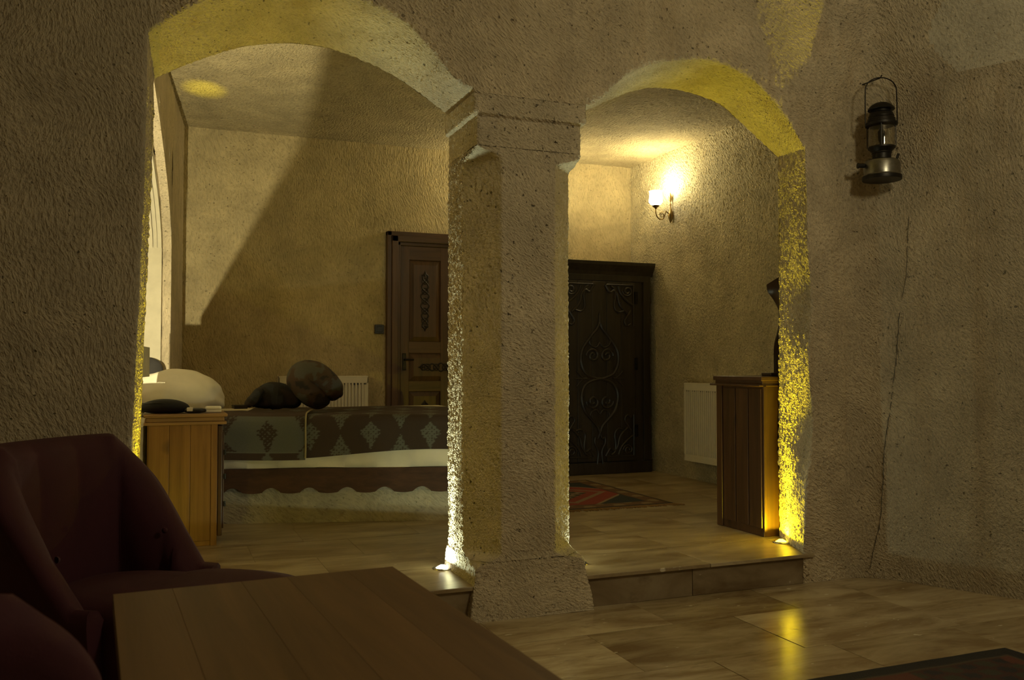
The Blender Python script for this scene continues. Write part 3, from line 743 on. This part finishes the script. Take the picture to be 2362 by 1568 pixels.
# ------------------------------------------------------------------ bedroom rug
def rugmesh(name, x0, x1, y0, y1, z, cell, fn, mat, parent, th=.008):
    nx, ny = int((x1-x0)/cell)+1, int((y1-y0)/cell)+1
    X, Y = np.meshgrid(np.linspace(x0, x1, nx), np.linspace(y0, y1, ny), indexing='ij')
    E = np.minimum.reduce([X-x0, x1-X, Y-y0, y1-Y])
    Zz = z + th*sm(0, .012, E) + .0012*np.sin(X*23+Y*7)*np.cos(Y*19)
    C = fn(X, Y, E)
    return fast_grid(name, np.stack([X, Y, Zz], -1), mat, parent, C)
def pick(mask, C, col): C[mask] = col
def rug1(X, Y, E):
    C = np.empty(X.shape+(3,)); C[:] = (.24, .14, .055)
    u = X-2.95; v = Y-6.54; hw, hl = .70, .72
    pick(E > .012, C, (.025, .018, .015)); pick(E > .03, C, (.17, .085, .035))
    pick((E > .05) & (E < .16) & (np.sin(X*26)*np.sin(Y*26) > .35), C, (.30, .22, .10)); pick((E > .16), C, (.02, .017, .018)); pick((E > .175), C, (.30, .040, .028))
    a = np.abs(u)/.62 + np.abs(v)/.62
    pick((E > .175) & (a > 1.12), C, (.018, .026, .032)); pick((E > .175) & (a > 1.10) & (a < 1.16), C, (.33, .24, .13))
    pick(a < .80, C, (.30, .22, .12)); pick(a < .70, C, (.30, .045, .030)); pick((a < .52), C, (.27, .20, .12)); pick((a < .52) & (np.sin(u*40)*np.sin(v*40) > .1), C, (.03, .026, .02))
    pick(a < .22, C, (.16, .03, .02))
    return C
rg = empty('patterned_rug', (0, 0, UF), 0, 'red and brown patterned kilim rug on the raised floor before the wardrobe', 'rug')
rugmesh('pile', 2.36, 3.645, 5.80, 7.28, .0015, .0125, rug1, M['rug'], rg, .007)
m = MB()
for k in range(110):
    x = 2.37 + k*.0116; L = random.uniform(.05, .085); dx = random.uniform(-.012, .03) + (.06 if k > 99 else 0)
    m.tube([(x, 5.805, .005), (x+dx*.5, 5.805-L*.5, .004), (x+dx, 5.805-L, .003)], .0028, 4)
fr = m.build('fringe', plain('fringe_wool', (.26, .155, .06), .95), rg); fr['kind'] = 'stuff'

# near rug, lower right
def rug2(X, Y, E):
    C = np.empty(X.shape+(3,)); C[:] = (.010, .009, .010)
    f = E > .085
    pick(f, C, (.05, .014, .010)); s = np.sin(X*34+np.sin(Y*12))*np.sin(Y*40)
    pick(f & (s > .25), C, (.035, .034, .018)); pick(f & (s < -.45), C, (.012, .012, .016)); pick(f & (np.sin(X*9)*np.sin(Y*11+1) > .55), C, (.11, .028, .014))
    pick((E > .085) & (E < .10), C, (.07, .05, .025))
    return C
rg2 = empty('dark_rug', (0, 0, 0), 0, 'dark bordered oriental rug on the lower floor at the right', 'rug')
rugmesh('pile', 1.75, 3.36, .9, 2.765, .002, .0125, rug2, M['rug'], rg2, .009)

# ------------------------------------------------------------------ bed built on a stone platform
bed = empty('platform_bed', (0, 0, UF), 0, 'low platform bed with scalloped dark wooden rail on a pale stone base', 'bed')
FA, FB = np.array([-.10, 6.31]), np.array([2.20, 5.63])            # front edge, wall end to foot end
fd = (FB-FA)/np.linalg.norm(FB-FA); fn_ = np.array([fd[1], -fd[0]])  # towards the camera
FL = np.linalg.norm(FB-FA)
def fp(s, d, z): p = FA + fd*s + fn_*d; return (p[0], p[1], z)
BK = 7.62
m = MB(); ns = 60
m.grid([[fp(s, -.015, z) for z in np.linspace(0, .39, 16)] for s in np.linspace(0, FL, 90)])
foot = [(FB[0]-.0+(t*.12), FB[1]+(BK-FB[1])*t) for t in np.linspace(0, 1, 20)]
m.grid([[(x, y+.015, z) for z in np.linspace(0, .39, 10)] for x, y in foot])
m.add([fp(0, -.015, .39), fp(FL, -.015, .39), (foot[-1][0], BK, .39), (.03, BK, .39)], [(0, 1, 2, 3)])
m.add([(foot[-1][0], BK, 0), (.03, BK, 0), (.03, BK, .39), (foot[-1][0], BK, .39)], [(0, 1, 2, 3)])
m.build('stone_base', M['plaster'], bed, fix=False, smooth=True)
# scalloped rail
poly = [(0, .362), (0, .20)]
per = .247; ph = .012
for k in range(int(FL/.006)+1):
    s = k*.006
    q = ((s+ph) % per)/per
    z = .203 + .034*max(0, math.cos((q-.5)*2*PI))**.8 if abs(q-.5) < .25 else .205 - .006*abs(math.cos((q-.5)*2*PI))
    poly.append((s, z))
poly += [(FL, .362)]
top = [(s, .385) for s, z in poly[1:-1]]
m = MB(); bot = poly[1:-1]
m.grid([[fp(s, .004, .362), fp(s, .026, .362), fp(s, .026, z), fp(s, .004, z)] for s, z in bot], close_v=True)
m.build('front_rail', M['rail'], bed, smooth=True, sharp=30)
m = MB(); m.grid([[(x+.005, y, .385), (x+.03, y, .385), (x+.03, y, .21), (x+.005, y, .21)] for x, y in foot], close_v=True); m.build('foot_rail', M['rail'], bed, smooth=True)
# mattress in a white sheet
G = []
S = np.linspace(.05, FL+.0, 120); sec = [(-.02, .35), (.016, .366), (.022, .41), (.024, .52), (.020, .62), (.0, .675), (-.05, .695)]
for s in S:
    row = []
    for d, z in sec:
        wv = .014*math.sin(s*15 - z*34) * (1 if .39 < z < .5 else 0) + .006*math.sin(s*43+z*60)*(1 if .39 < z < .5 else 0)
        row.append(fp(s, d-.004+wv, z + (.006*math.sin(s*7) if z == .366 else 0)))
    y0 = row[-1]
    for t in np.linspace(.1, 1, 14):
        xb = .06 + (foot[-1][0]-.06)*(s/FL); row.append((y0[0]+(xb-y0[0])*t, y0[1]+(BK-.06-y0[1])*t, .695))
    xb = row[-1]; row += [(xb[0], xb[1]+.04, .66), (xb[0], xb[1]+.05, .39)]
    G.append(row)
m = MB().grid(G); nrow = len(G[0]); m.f.append(tuple(range(nrow))); m.f.append(tuple(len(m.v)-nrow+k for k in reversed(range(nrow))))
m.build('mattress', M['linen'], bed, smooth=True, sharp=60)

# coverlet, brown with blue-grey medallions, hanging over the front
BROWN, BLUE, GREEN = np.array((.052, .030, .019)), np.array((.135, .138, .112)), np.array((.085, .082, .055))
def medal(u, t, w=.066, h=.185):
    """ornate leaf-shaped medallion, True inside; u sideways, t down from its tip, in metres"""
    t = t/h; hw = np.interp(t, [-.01, 0, .12, .22, .35, .5, .64, .8, 1, 1.01], [-1, .02, .30, .62, 1.0, .84, .46, .30, .03, -1])*w
    hw = hw*(1 + .13*np.sin(t*46))
    return np.abs(u) < hw
def lace(s, w): return (np.sin(s*210)*np.sin(w*210) > -.62) & (np.sin(s*97+2)*np.cos(w*88) > -.8)
def cover_color(s, w):
    """s along the bed, w measured down from the bed's top front edge (negative on the top)"""
    C = np.empty(s.shape+(3,)); C[:] = BROWN
    P = .395; L_ = lace(s, w)
    for off_, w0, sg in ((0, .03, 1), (.5, -.105, 1), (.5, .30, -1), (0, -.18, 1), (.5, -.32, 1), (0, -.46, 1), (.5, -.60, 1), (0, -.74, 1), (.5, -.88, 1), (0, -1.02, 1)):
        u = ((s - .70 - .80 - off_*P + P/2) % P) - P/2
        C[medal(u, (w-w0)*sg) & L_] = BLUE
    return C
def sheet_profile(drop, nb=70, nt=80, dpth=1.2):
    """section across the bed: list of (d, z, w): hanging front, rounded edge, top"""
    out = []
    for w in np.linspace(drop, .03, nb): out.append((.036 + .006*math.sin(w*25), .675-w+.02, w))
    for a in np.linspace(0, PI/2, 8)[1:]: out.append((.036 - .05*(1-math.cos(a)), .665 + .045*math.sin(a), .03 - .05*a))
    w0 = out[-1][2]; d0 = out[-1][0]
    for t in np.linspace(0, dpth, nt)[1:]: out.append((d0-t, .71 + .006*math.sin(t*8), w0-t))
    return out
def coverlet(name, s0, s1, dropf, mat, colf, parent, lift=0.0, dpth=1.2, cell=.008):
    n = int((s1-s0)/cell); S = np.linspace(s0, s1, n)
    P, C = [], []
    ss, ww = [], []
    for s in S:
        pr = sheet_profile(dropf(s), dpth=dpth)
        P.append([fp(s, d+lift + .004*math.sin(s*9+w*3), z + lift + .004*math.sin(s*5)) for d, z, w in pr]); ss.append([s]*len(pr)); ww.append([w for _, _, w in pr])
    ss, ww = np.array(ss), np.array(ww)
    return fast_grid(name, np.array(P), mat, parent, colf(ss, ww))
cov = empty('bedspread', (0, 0, UF), 0, 'brown bedspread with blue grey medallions covering the platform bed', 'bedspread')
coverlet('cloth', .56, FL-.01, lambda s: .268 - .055*sm(.9, 2.0, s), M['weave'], cover_color, cov, .004, 1.36)
def fold_color(s, w):
    C = np.empty(s.shape+(3,)); C[:] = BLUE*.95; L_ = lace(s, w)
    C[medal(s-.83, w-.02, .066, .225) & L_] = BROWN
    for cs, w0 in ((.56, -.06), (1.06, -.09), (.56, .17), (1.07, .19)): C[medal(s-cs, w-w0, .07) & L_] = BROWN
    C[w > .235] = BROWN*1.1
    C[(w > .23) & (w < .237)] = BLUE*1.2
    C[(w < -.005)] = BROWN*1.3
    C[medal(s-.83, .30-w, .035, .07) & (w > .24)] = BLUE; C[medal(s-1.07, .30-w, .05, .10) & (w > .2)] = BLUE
    return C
fold = empty('folded_coverlet', (0, 0, UF), 0, 'blue grey folded coverlet end with brown medallion hanging beside the pine nightstand', 'coverlet')
coverlet('cloth', .40, 1.075, lambda s: .285, M['weave'], fold_color, fold, .014, .27)
pr = sheet_profile(.28, dpth=.5)
MB().tube([fp(1.078, d+.022, z+.02) for d, z, w in pr[:120:2]], .006, 6).build('piping', plain('cream_piping', (.33, .27, .15), .9), fold, smooth=True)

# pillow etc.
def puffy(name, cx, cy, cz, sx, sy, sz, rz, mat, parent, e=2.6, wr=.012, tilt=0.0, seed=0, sag=0.0, color=None):
    nu, nv = 90, 60
    U_, V_ = np.meshgrid(np.linspace(-PI, PI, nu), np.linspace(-PI/2, PI/2, nv), indexing='ij')
    sp = lambda a, p: np.sign(a)*np.abs(a)**p
    x = sp(np.cos(V_), 2/e)*sp(np.cos(U_), 2/e); y = sp(np.cos(V_), .9)*sp(np.sin(U_), .9); z = sp(np.sin(V_), 2/e)
    P = np.stack([x*sx, y*sy, z*sz], -1).reshape(-1, 3)
    out = []
    for p in P:
        q = Vector(p); nse = mnoise.noise(Vector((p[0]*5+seed, p[1]*4, p[2]*9))) + .5*mnoise.noise(Vector((p[0]*11+seed, p[1]*9, p[2]*15-3)))
        q *= 1 + wr/max(sx, sz)*nse*1.6
        q.z -= sag*(q.x/sx)**2
        out.append(q)
    Mx = Matrix.Rotation(rz, 4, 'Z') @ Matrix.Rotation(tilt, 4, 'X')
    P = np.array([(Vector((cx, cy, cz)) + Mx @ q)[:] for q in out]).reshape(nu, nv, 3)
    C = color(U_, V_) if color else None
    o = fast_grid(name, P, mat, parent, C); return o
pil = empty('pillow', (.115, 6.52, .895), 0, 'large white pillow at the head of the bed beside the niche', 'pillow')
puffy('pillow_case', 0, 0, .137, .335, .20, .150, R(-6), M['linen'], pil, e=2.15, wr=.022, sag=.05, seed=3)
p2 = MB(); a = [(.245, -.05, .055), (.275, -.10, .065), (.285, -.12, .16), (.262, -.07, .20)]
p2.tube(catmull([(.20,-.14,.01),(.235,-.13,.09),(.23,-.10,.17),(.19,-.06,.235)], 20), .004, 6).build('seam', M['linen'], pil, smooth=True)
dc = empty('dark_cushion', (-.10, 6.83, .90), 0, 'dark grey cushion leaning upright behind the white pillow', 'cushion')
puffy('cushion_cover', 0, 0, .185, .15, .05, .185, R(4), M['charcoal'], dc, e=3.5, wr=.006, seed=9)

# rumpled textiles on the bed
def roll(name, path, rin, ry, mat, parent, seed=0, amp=.010, color=None, yoff=0.0):
    """stuffed cloth folded along a path in the x-z plane; rin = half thickness in the plane, ry = half depth in y"""
    n, k = 90, 56
    pts = catmull(path, n); ri = np.interp(np.linspace(0, 1, n), np.linspace(0, 1, len(rin)), rin); rY = np.interp(np.linspace(0, 1, n), np.linspace(0, 1, len(ry)), ry)
    end = np.sqrt(np.clip(1 - (1-np.clip(np.minimum(np.arange(n), n-1-np.arange(n))/11.0, 0, 1))**2, 0.0004, 1)); G = []
    for i in range(n):
        t = pts[min(i+1, n-1)] - pts[max(i-1, 0)]; t /= np.linalg.norm(t); nx, nz = -t[1], t[0]
        row = []
        for a in np.linspace(0, 2*PI, k):
            ca, sa = math.cos(a), math.sin(a); e1 = math.copysign(abs(ca)**.8, ca); e2 = math.copysign(abs(sa)**.8, sa)
            q = Vector((pts[i][0], a*.5 if False else e2*.2, pts[i][1]))
            w = 1 + amp*8*mnoise.noise(Vector((pts[i][0]*6+seed+ca, e2*1.3, pts[i][1]*6+ca))) - amp*5*abs(mnoise.noise(Vector((pts[i][0]*16+seed, e2*2, pts[i][1]*16))))
            z = pts[i][1] + nz*ri[i]*e1*end[i]*w
            row.append((pts[i][0] + nx*ri[i]*e1*end[i]*w, yoff + rY[i]*e2*end[i]*w, max(.002, z)))
        G.append(row)
    P = np.array(G); return fast_grid(name, P, mat, parent, color(P) if color else None)
def paint1(P):
    C = np.empty(P.shape); C[:] = (.085, .047, .029)
    n = np.array([mnoise.noise(Vector(p)*8) + .5*mnoise.noise(Vector(p)*22) for p in P.reshape(-1, 3)]).reshape(P.shape[:2]); C[n > .16] = (.105, .100, .085); C[n < -.30] = (.026, .020, .016)
    return C
def paint2(P):
    C = np.empty(P.shape); C[:] = (.017, .013, .012); n = np.array([mnoise.noise(Vector(p)*12+Vector((4, 0, 0))) for p in P.reshape(-1, 3)]).reshape(P.shape[:2]); C[n > .15] = (.032, .033, .036); C[n < -.2] = (.034, .019, .014); return C
cu = empty('patterned_cushion', (1.06, 6.45, .885), 0, 'brown and grey patterned folded cushion lying on the middle of the bed', 'cushion')
roll('cushion_cover', [(.10, .06), (.02, .085), (-.05, .13), (-.10, .19), (-.095, .25), (-.03, .262), (.05, .21), (.11, .14), (.14, .07)], [.05, .08, .09, .095, .095, .095, .095, .09, .065], [.10, .13, .15, .15, .15, .14, .13, .11], M['weave'], cu, 2, .010, paint1, -.03)
roll('cushion_fold', [(-.04, .30), (.03, .285), (.10, .215), (.155, .13), (.165, .075)], [.035, .05, .06, .065, .05], [.10, .12, .12, .11, .09], M['weave'], cu, 6, .010, paint1, .10)
bu = empty('cloth_bundle', (.762, 6.47, .885), 0, 'dark rumpled clothes bundle on the bed left of the patterned cushion', 'clothing')
roll('folded_cloth', [(-.15, .05), (-.08, .085), (-.01, .108), (.08, .10), (.15, .07), (.20, .05)], [.03, .075, .10, .095, .07, .04], [.08, .12, .13, .12, .10], M['weave'], bu, 13, .014, paint2)
roll('sleeve', [(-.06, .15), (-.095, .135), (-.125, .09), (-.16, .05), (-.165, .03)], [.02, .035, .04, .04, .028], [.07, .09, .09, .08, .06], M['weave'], bu, 17, .012, paint2, -.05)
tr = empty('flat_box', (.60, 7.15, .875), R(5), 'small dark flat box lying at the far side of the bed', 'box')
MB().box((-.05, -.06, 0), (.05, .06, .022), .004).build('box_body', M['carved'], tr); MB().box((-.052, -.062, .016), (.052, .062, .028), .004).build('box_lid', M['carved'], tr)

# ------------------------------------------------------------------ nightstand
ns_ = empty('nightstand', (0, 5.46, UF), 0, 'honey pine nightstand at the head of the bed behind the red armchair', 'nightstand')
NX0, NX1, NDp, NH = -.045, .335, .42, .762
MB().box((NX0, .0, .0), (NX1, NDp, NH-.05), .003).build('body', M['pine'], ns_)
for k in range(3):
    a = NX0+.006 + k*(NX1-NX0-.04)/3; b = a + (NX1-NX0-.046)/3
    MB().box((a, -.006, .03), (b, .002, NH-.06), .002).build('side_board', M['pine'], ns_)
MB().box((NX1-.035, -.010, 0), (NX1, .002, NH-.05), .002).build('corner_post', M['pine'], ns_)
dd = MB().box((NX1+.002, .006, .05), (NX1+.03, NDp-.01, NH-.07), .006).build('door', M['cab'], ns_)
MB().box((NX1+.03, .03, .09), (NX1+.04, NDp-.04, NH-.11), .004).build('door_panel', M['cab'], dd)
for z in (.22, .38, .52): MB().tube([(NX1+.043, .012, z), (NX1+.043, .012, z+.03)], .007, 8).build('hinge', M['iron'], dd)
m = MB(); m.box((NX0-.02, -.022, NH-.018), (NX1+.055, NDp+.01, NH), .005); m.box((NX0-.01, -.010, NH-.045), (NX1+.038, NDp, NH-.017), .006); m.box((NX0-.02, -.018, NH-.062), (NX1+.05, NDp, NH-.044), .004)
m.build('top', M['pine_trim'], ns_)
NT_Z = UF+NH
bag = empty('black_pouch', (.045, 5.62, NT_Z+.001), R(-3), 'black soft pouch lying on the pine nightstand', 'bag')
puffy('pouch_body', 0, 0, .041, .135, .085, .042, 0, M['black'], bag, e=2.2, wr=.006, sag=.012, seed=21)
MB().tube(catmull([(-.12, -.05, .06), (-.03, -.08, .062), (.07, -.07, .045), (.12, -.04, .03)], 20), .003, 6).build('zip', M['blackp'], bag, smooth=True)
gl = empty('sunglasses_case', (.215, 5.54, NT_Z+.001), R(-6), 'small black case with a white tag beside the black pouch', 'case')
puffy('case_body', 0, 0, .0155, .062, .032, .0155, 0, M['blackp'], gl, e=3, wr=.001, seed=25)
MB().box((-.045, -.034, .012), (-.012, .0, .034), .003).build('white_tag', M['white'], gl)
tl = empty('folded_napkin', (.318, 5.60, NT_Z+.0005), R(-4), 'white folded napkin at the corner of the pine nightstand', 'napkin')
m = MB(); m.box((-.05, -.06, 0), (.048, .06, .018), .008); m.build('lower_fold', M['white'], tl); MB().box((-.047, -.058, .017), (.047, .06, .036), .009).build('upper_fold', M['white'], tl)

# ------------------------------------------------------------------ lantern on the rock wall
ln = empty('pressure_lantern', (3.737, 3.80, 2.238), 0, 'old black and steel pressure lantern hanging on the rock wall right of the arch', 'lantern')
K = .86
def la(prof, name, mat, **kw): return MB().lathe([(r*K, z*K) for r, z in prof], n=32, **kw).build(name, M[mat], ln, smooth=True, sharp=30)
la([(.112, 0), (.118, .006), (.118, .022), (.112, .03), (.112, .098), (.104, .118), (.085, .128), (.055, .134), (.0, .135)], 'fuel_tank', 'steel')
la([(.120, -.004), (.122, .004), (.120, .022), (.100, .020), (.0, .001)], 'base_rim', 'iron')
la([(.056, .13), (.058, .165), (.062, .17), (.060, .178), (.075, .195), (.084, .202), (.084, .212), (.04, .212)], 'collar', 'iron')
la([(.078, .212), (.080, .25), (.080, .33), (.076, .352), (.074, .352), (.077, .33), (.077, .25), (.075, .212)], 'glass_globe', 'glass', cap=False)
la([(.012, .212), (.012, .24), (.020, .26), (.022, .31), (.012, .33), (.008, .352)], 'burner', 'iron')
la([(.098, .350), (.100, .356), (.100, .366), (.088, .372), (.084, .395), (.078, .402), (.080, .41), (.072, .43), (.060, .438), (.058, .455), (.02, .457)], 'hood', 'iron')
la([(.081, .452), (.083, .455), (.078, .467), (.062, .485), (.040, .497), (.015, .503), (.001, .504)], 'chimney_cap', 'iron')
for k in range(4):
    a = PI/4 + k*PI/2; MB().tube([(.086*K*math.cos(a), .086*K*math.sin(a), .21*K), (.086*K*math.cos(a), .086*K*math.sin(a), .356*K)], .0028, 6).build('guard_rod', M['iron'], ln)
hp = [(-.103, .362), (-.103, .50), (-.101, .585)] + [(.101*math.cos(a), .585 + .082*math.sin(a)) for a in np.linspace(PI, 0, 17)[1:-1]] + [(.101, .585), (.103, .50), (.103, .362)]
hw = R(-22)
MB().tube([(x*K*math.cos(hw), x*K*math.sin(hw), z*K) for x, z in hp], .0034, 8).build('handle', M['iron'], ln, smooth=True)
m = MB().tube([(-.112*K, 0, .078), (-.150*K, 0, .078)], .012, 10); m.tube([(-.15*K, 0, .078), (-.158*K, 0, .078)], .016, 10); m.build('pump_knob', M['iron'], ln).rotation_euler = (0, 0, hw)
m = MB().tube([(.095*K, 0, .11), (.108*K, 0, .145)], .007, 8); m.build('filler_cap', M['iron'], ln).rotation_euler = (0, 0, hw)
MB().tube([(0, .20, .575), (0, .0, .572), (0, -.008, .586)], .0035, 6).build('wall_hook', M['iron'], ln)

# ------------------------------------------------------------------ table
TB = empty('dining_table', (.499, 1.972, 0), R(3.5), 'walnut plank table in the foreground beside the red armchairs', 'table')
TW, TL, TZ = .575, 1.02, .75
ws = [.105, .13, .095, .135, .11]; x = 0
for w in ws:
    MB().box((-x-w+.0001, -TL, TZ-.035), (-x-.0001, 0, TZ), .0006).build('plank', M['table'], TB); x += w
for y0, y1 in ((-.09, -.07), (-TL+.07, -TL+.09)): MB().box((-TW+.07, y0, TZ-.115), (-.07, y1, TZ-.036)).build('apron', M['table'], TB)
for x0, x1 in ((-.09, -.07), (-TW+.07, -TW+.09)): MB().box((x0, -TL+.07, TZ-.115), (x1, -.07, TZ-.036)).build('apron', M['table'], TB)
for sx in (-.095, -TW+.04):
    for sy in (-.095, -TL+.04):
        m = MB(); m.add([(sx, sy, TZ-.036), (sx+.055, sy, TZ-.036), (sx+.055, sy+.055, TZ-.036), (sx, sy+.055, TZ-.036), (sx+.008, sy+.008, 0), (sx+.047, sy+.008, 0), (sx+.047, sy+.047, 0), (sx+.008, sy+.047, 0)],
              [(0,1,2,3),(7,6,5,4),(0,4,5,1),(1,5,6,2),(2,6,7,3),(3,7,4,0)]); m.build('leg', M['table'], TB)

# ------------------------------------------------------------------ tufted armchairs
def armchair(loc, rz, label, H=.93):
    e = empty('tub_armchair', loc, rz, label, 'armchair', 'dark red velvet armchairs at the table')
    HW = .268
    plan = catmull([(.40, -HW-.0), (.25, -HW-.005), (.10, -HW), (.02, -HW+.045), (-.005, -HW+.13), (-.012, 0), (-.005, HW-.13), (.02, HW-.045), (.10, HW), (.25, HW+.005), (.40, HW)], 110)
    G = []
    for i, p in enumerate(plan):
        t = plan[min(i+1, 109)] - plan[max(i-1, 0)]; t /= np.linalg.norm(t); nx, ny = -t[1]*-1, t[0]*-1   # outward
        nx, ny = (t[1]*-1, t[0]) ; 
        if nx*(p[0]-.3) + ny*p[1] < 0: nx, ny = -nx, -ny
        h = H - (H-.50)*float(np.clip((p[0]-.03)/.31, 0, 1))**.92
        tuft = .020*abs(math.sin(i/109*PI*7))**.7
        sec = [(.055, .13), (.060, .30), (.060, h-.13), (.085, h-.085), (.098, h-.045), (.088, h-.012), (.055, h), (.018, h-.01), (-.008-tuft*.5, h-.045), (-.018-tuft, h-.12 if h > .6 else h-.07), (-.022-tuft*1.3, max(.36, h-.25)), (-.025, .34), (-.02, .13)]
        kk = .25 + .75*float(np.clip((h-.5)/.3, 0, 1))
        G.append([(p[0]+nx*(o_ if o_ < .06 else .06+(o_-.06)*kk), p[1]+ny*(o_ if o_ < .06 else .06+(o_-.06)*kk), z) for o_, z in sec])
    m = MB().grid(G, close_v=True); n = len(G[0]); b = len(m.v)-n
    m.f.append(tuple(range(n))); m.f.append(tuple(b+k for k in reversed(range(n))))
    o = m.build('backrest', M['red'], e, smooth=True, sharp=70)
    for k in range(5):
        for zz in (.62, .76):
            q = plan[int(16 + k*19.5)]; 
            if zz > .7 and k in (0, 4): continue
            c = np.array([.28, 0.]) - q; c /= np.linalg.norm(c)
            bt = MB().lathe([(.0005, .006), (.006, .005), (.010, .001), (.0105, -.004)], n=10, cap=False).build('button', M['red'], o, smooth=True)
            bt.matrix_local = Matrix.Translation((q[0]+c[0]*.026, q[1]+c[1]*.026, zz)) @ Vector((c[0], c[1], 0)).to_track_quat('Z', 'Y').to_matrix().to_4x4()
    # seat cushion with a bow front
    nu, nv = 64, 20; G = []
    for u in np.linspace(0, 2*PI, nu, endpoint=False):
        cx = .44 + .44*np.sign(math.cos(u))*abs(math.cos(u))**.62; cy = (.262 + .05*sm(.35, .6, cx))*np.sign(math.sin(u))*abs(math.sin(u))**.55
        row = []
        for v, zz in [(0, .505), (.35, .507), (.7, .498), (.88, .484), (.96, .465), (1.0, .435), (1.0, .36), (.985, .30), (.985, .17)]:
            row.append((.44+(cx-.44)*v, cy*v, zz + (.012 if v < .9 and cx > .4 else 0)))
        G.append(row)
    m = MB().grid(G, close_u=True); m.f.append(tuple(k*9+8 for k in range(nu)))
    m.build('seat', M['red'], e, smooth=True, sharp=60, merge=.0005)
    for x, y in ((.08, -.2), (.08, .2), (.62, -.2), (.62, .2)):
        MB().lathe([(.014, 0), (.017, .03), (.024, .10), (.028, .14), (.026, .175)], n=14).build('leg', M['carved'], e, smooth=True).location = (x, y, 0)
    return e
AC = math.atan2(-.594, .81)
armchair((-.302, 3.33, 0), AC, 'dark red tufted velvet armchair at the far side of the plank table', .957)
armchair((-.432, 1.26, 0), R(84), 'dark red velvet armchair cut off at the bottom left foreground', .93)
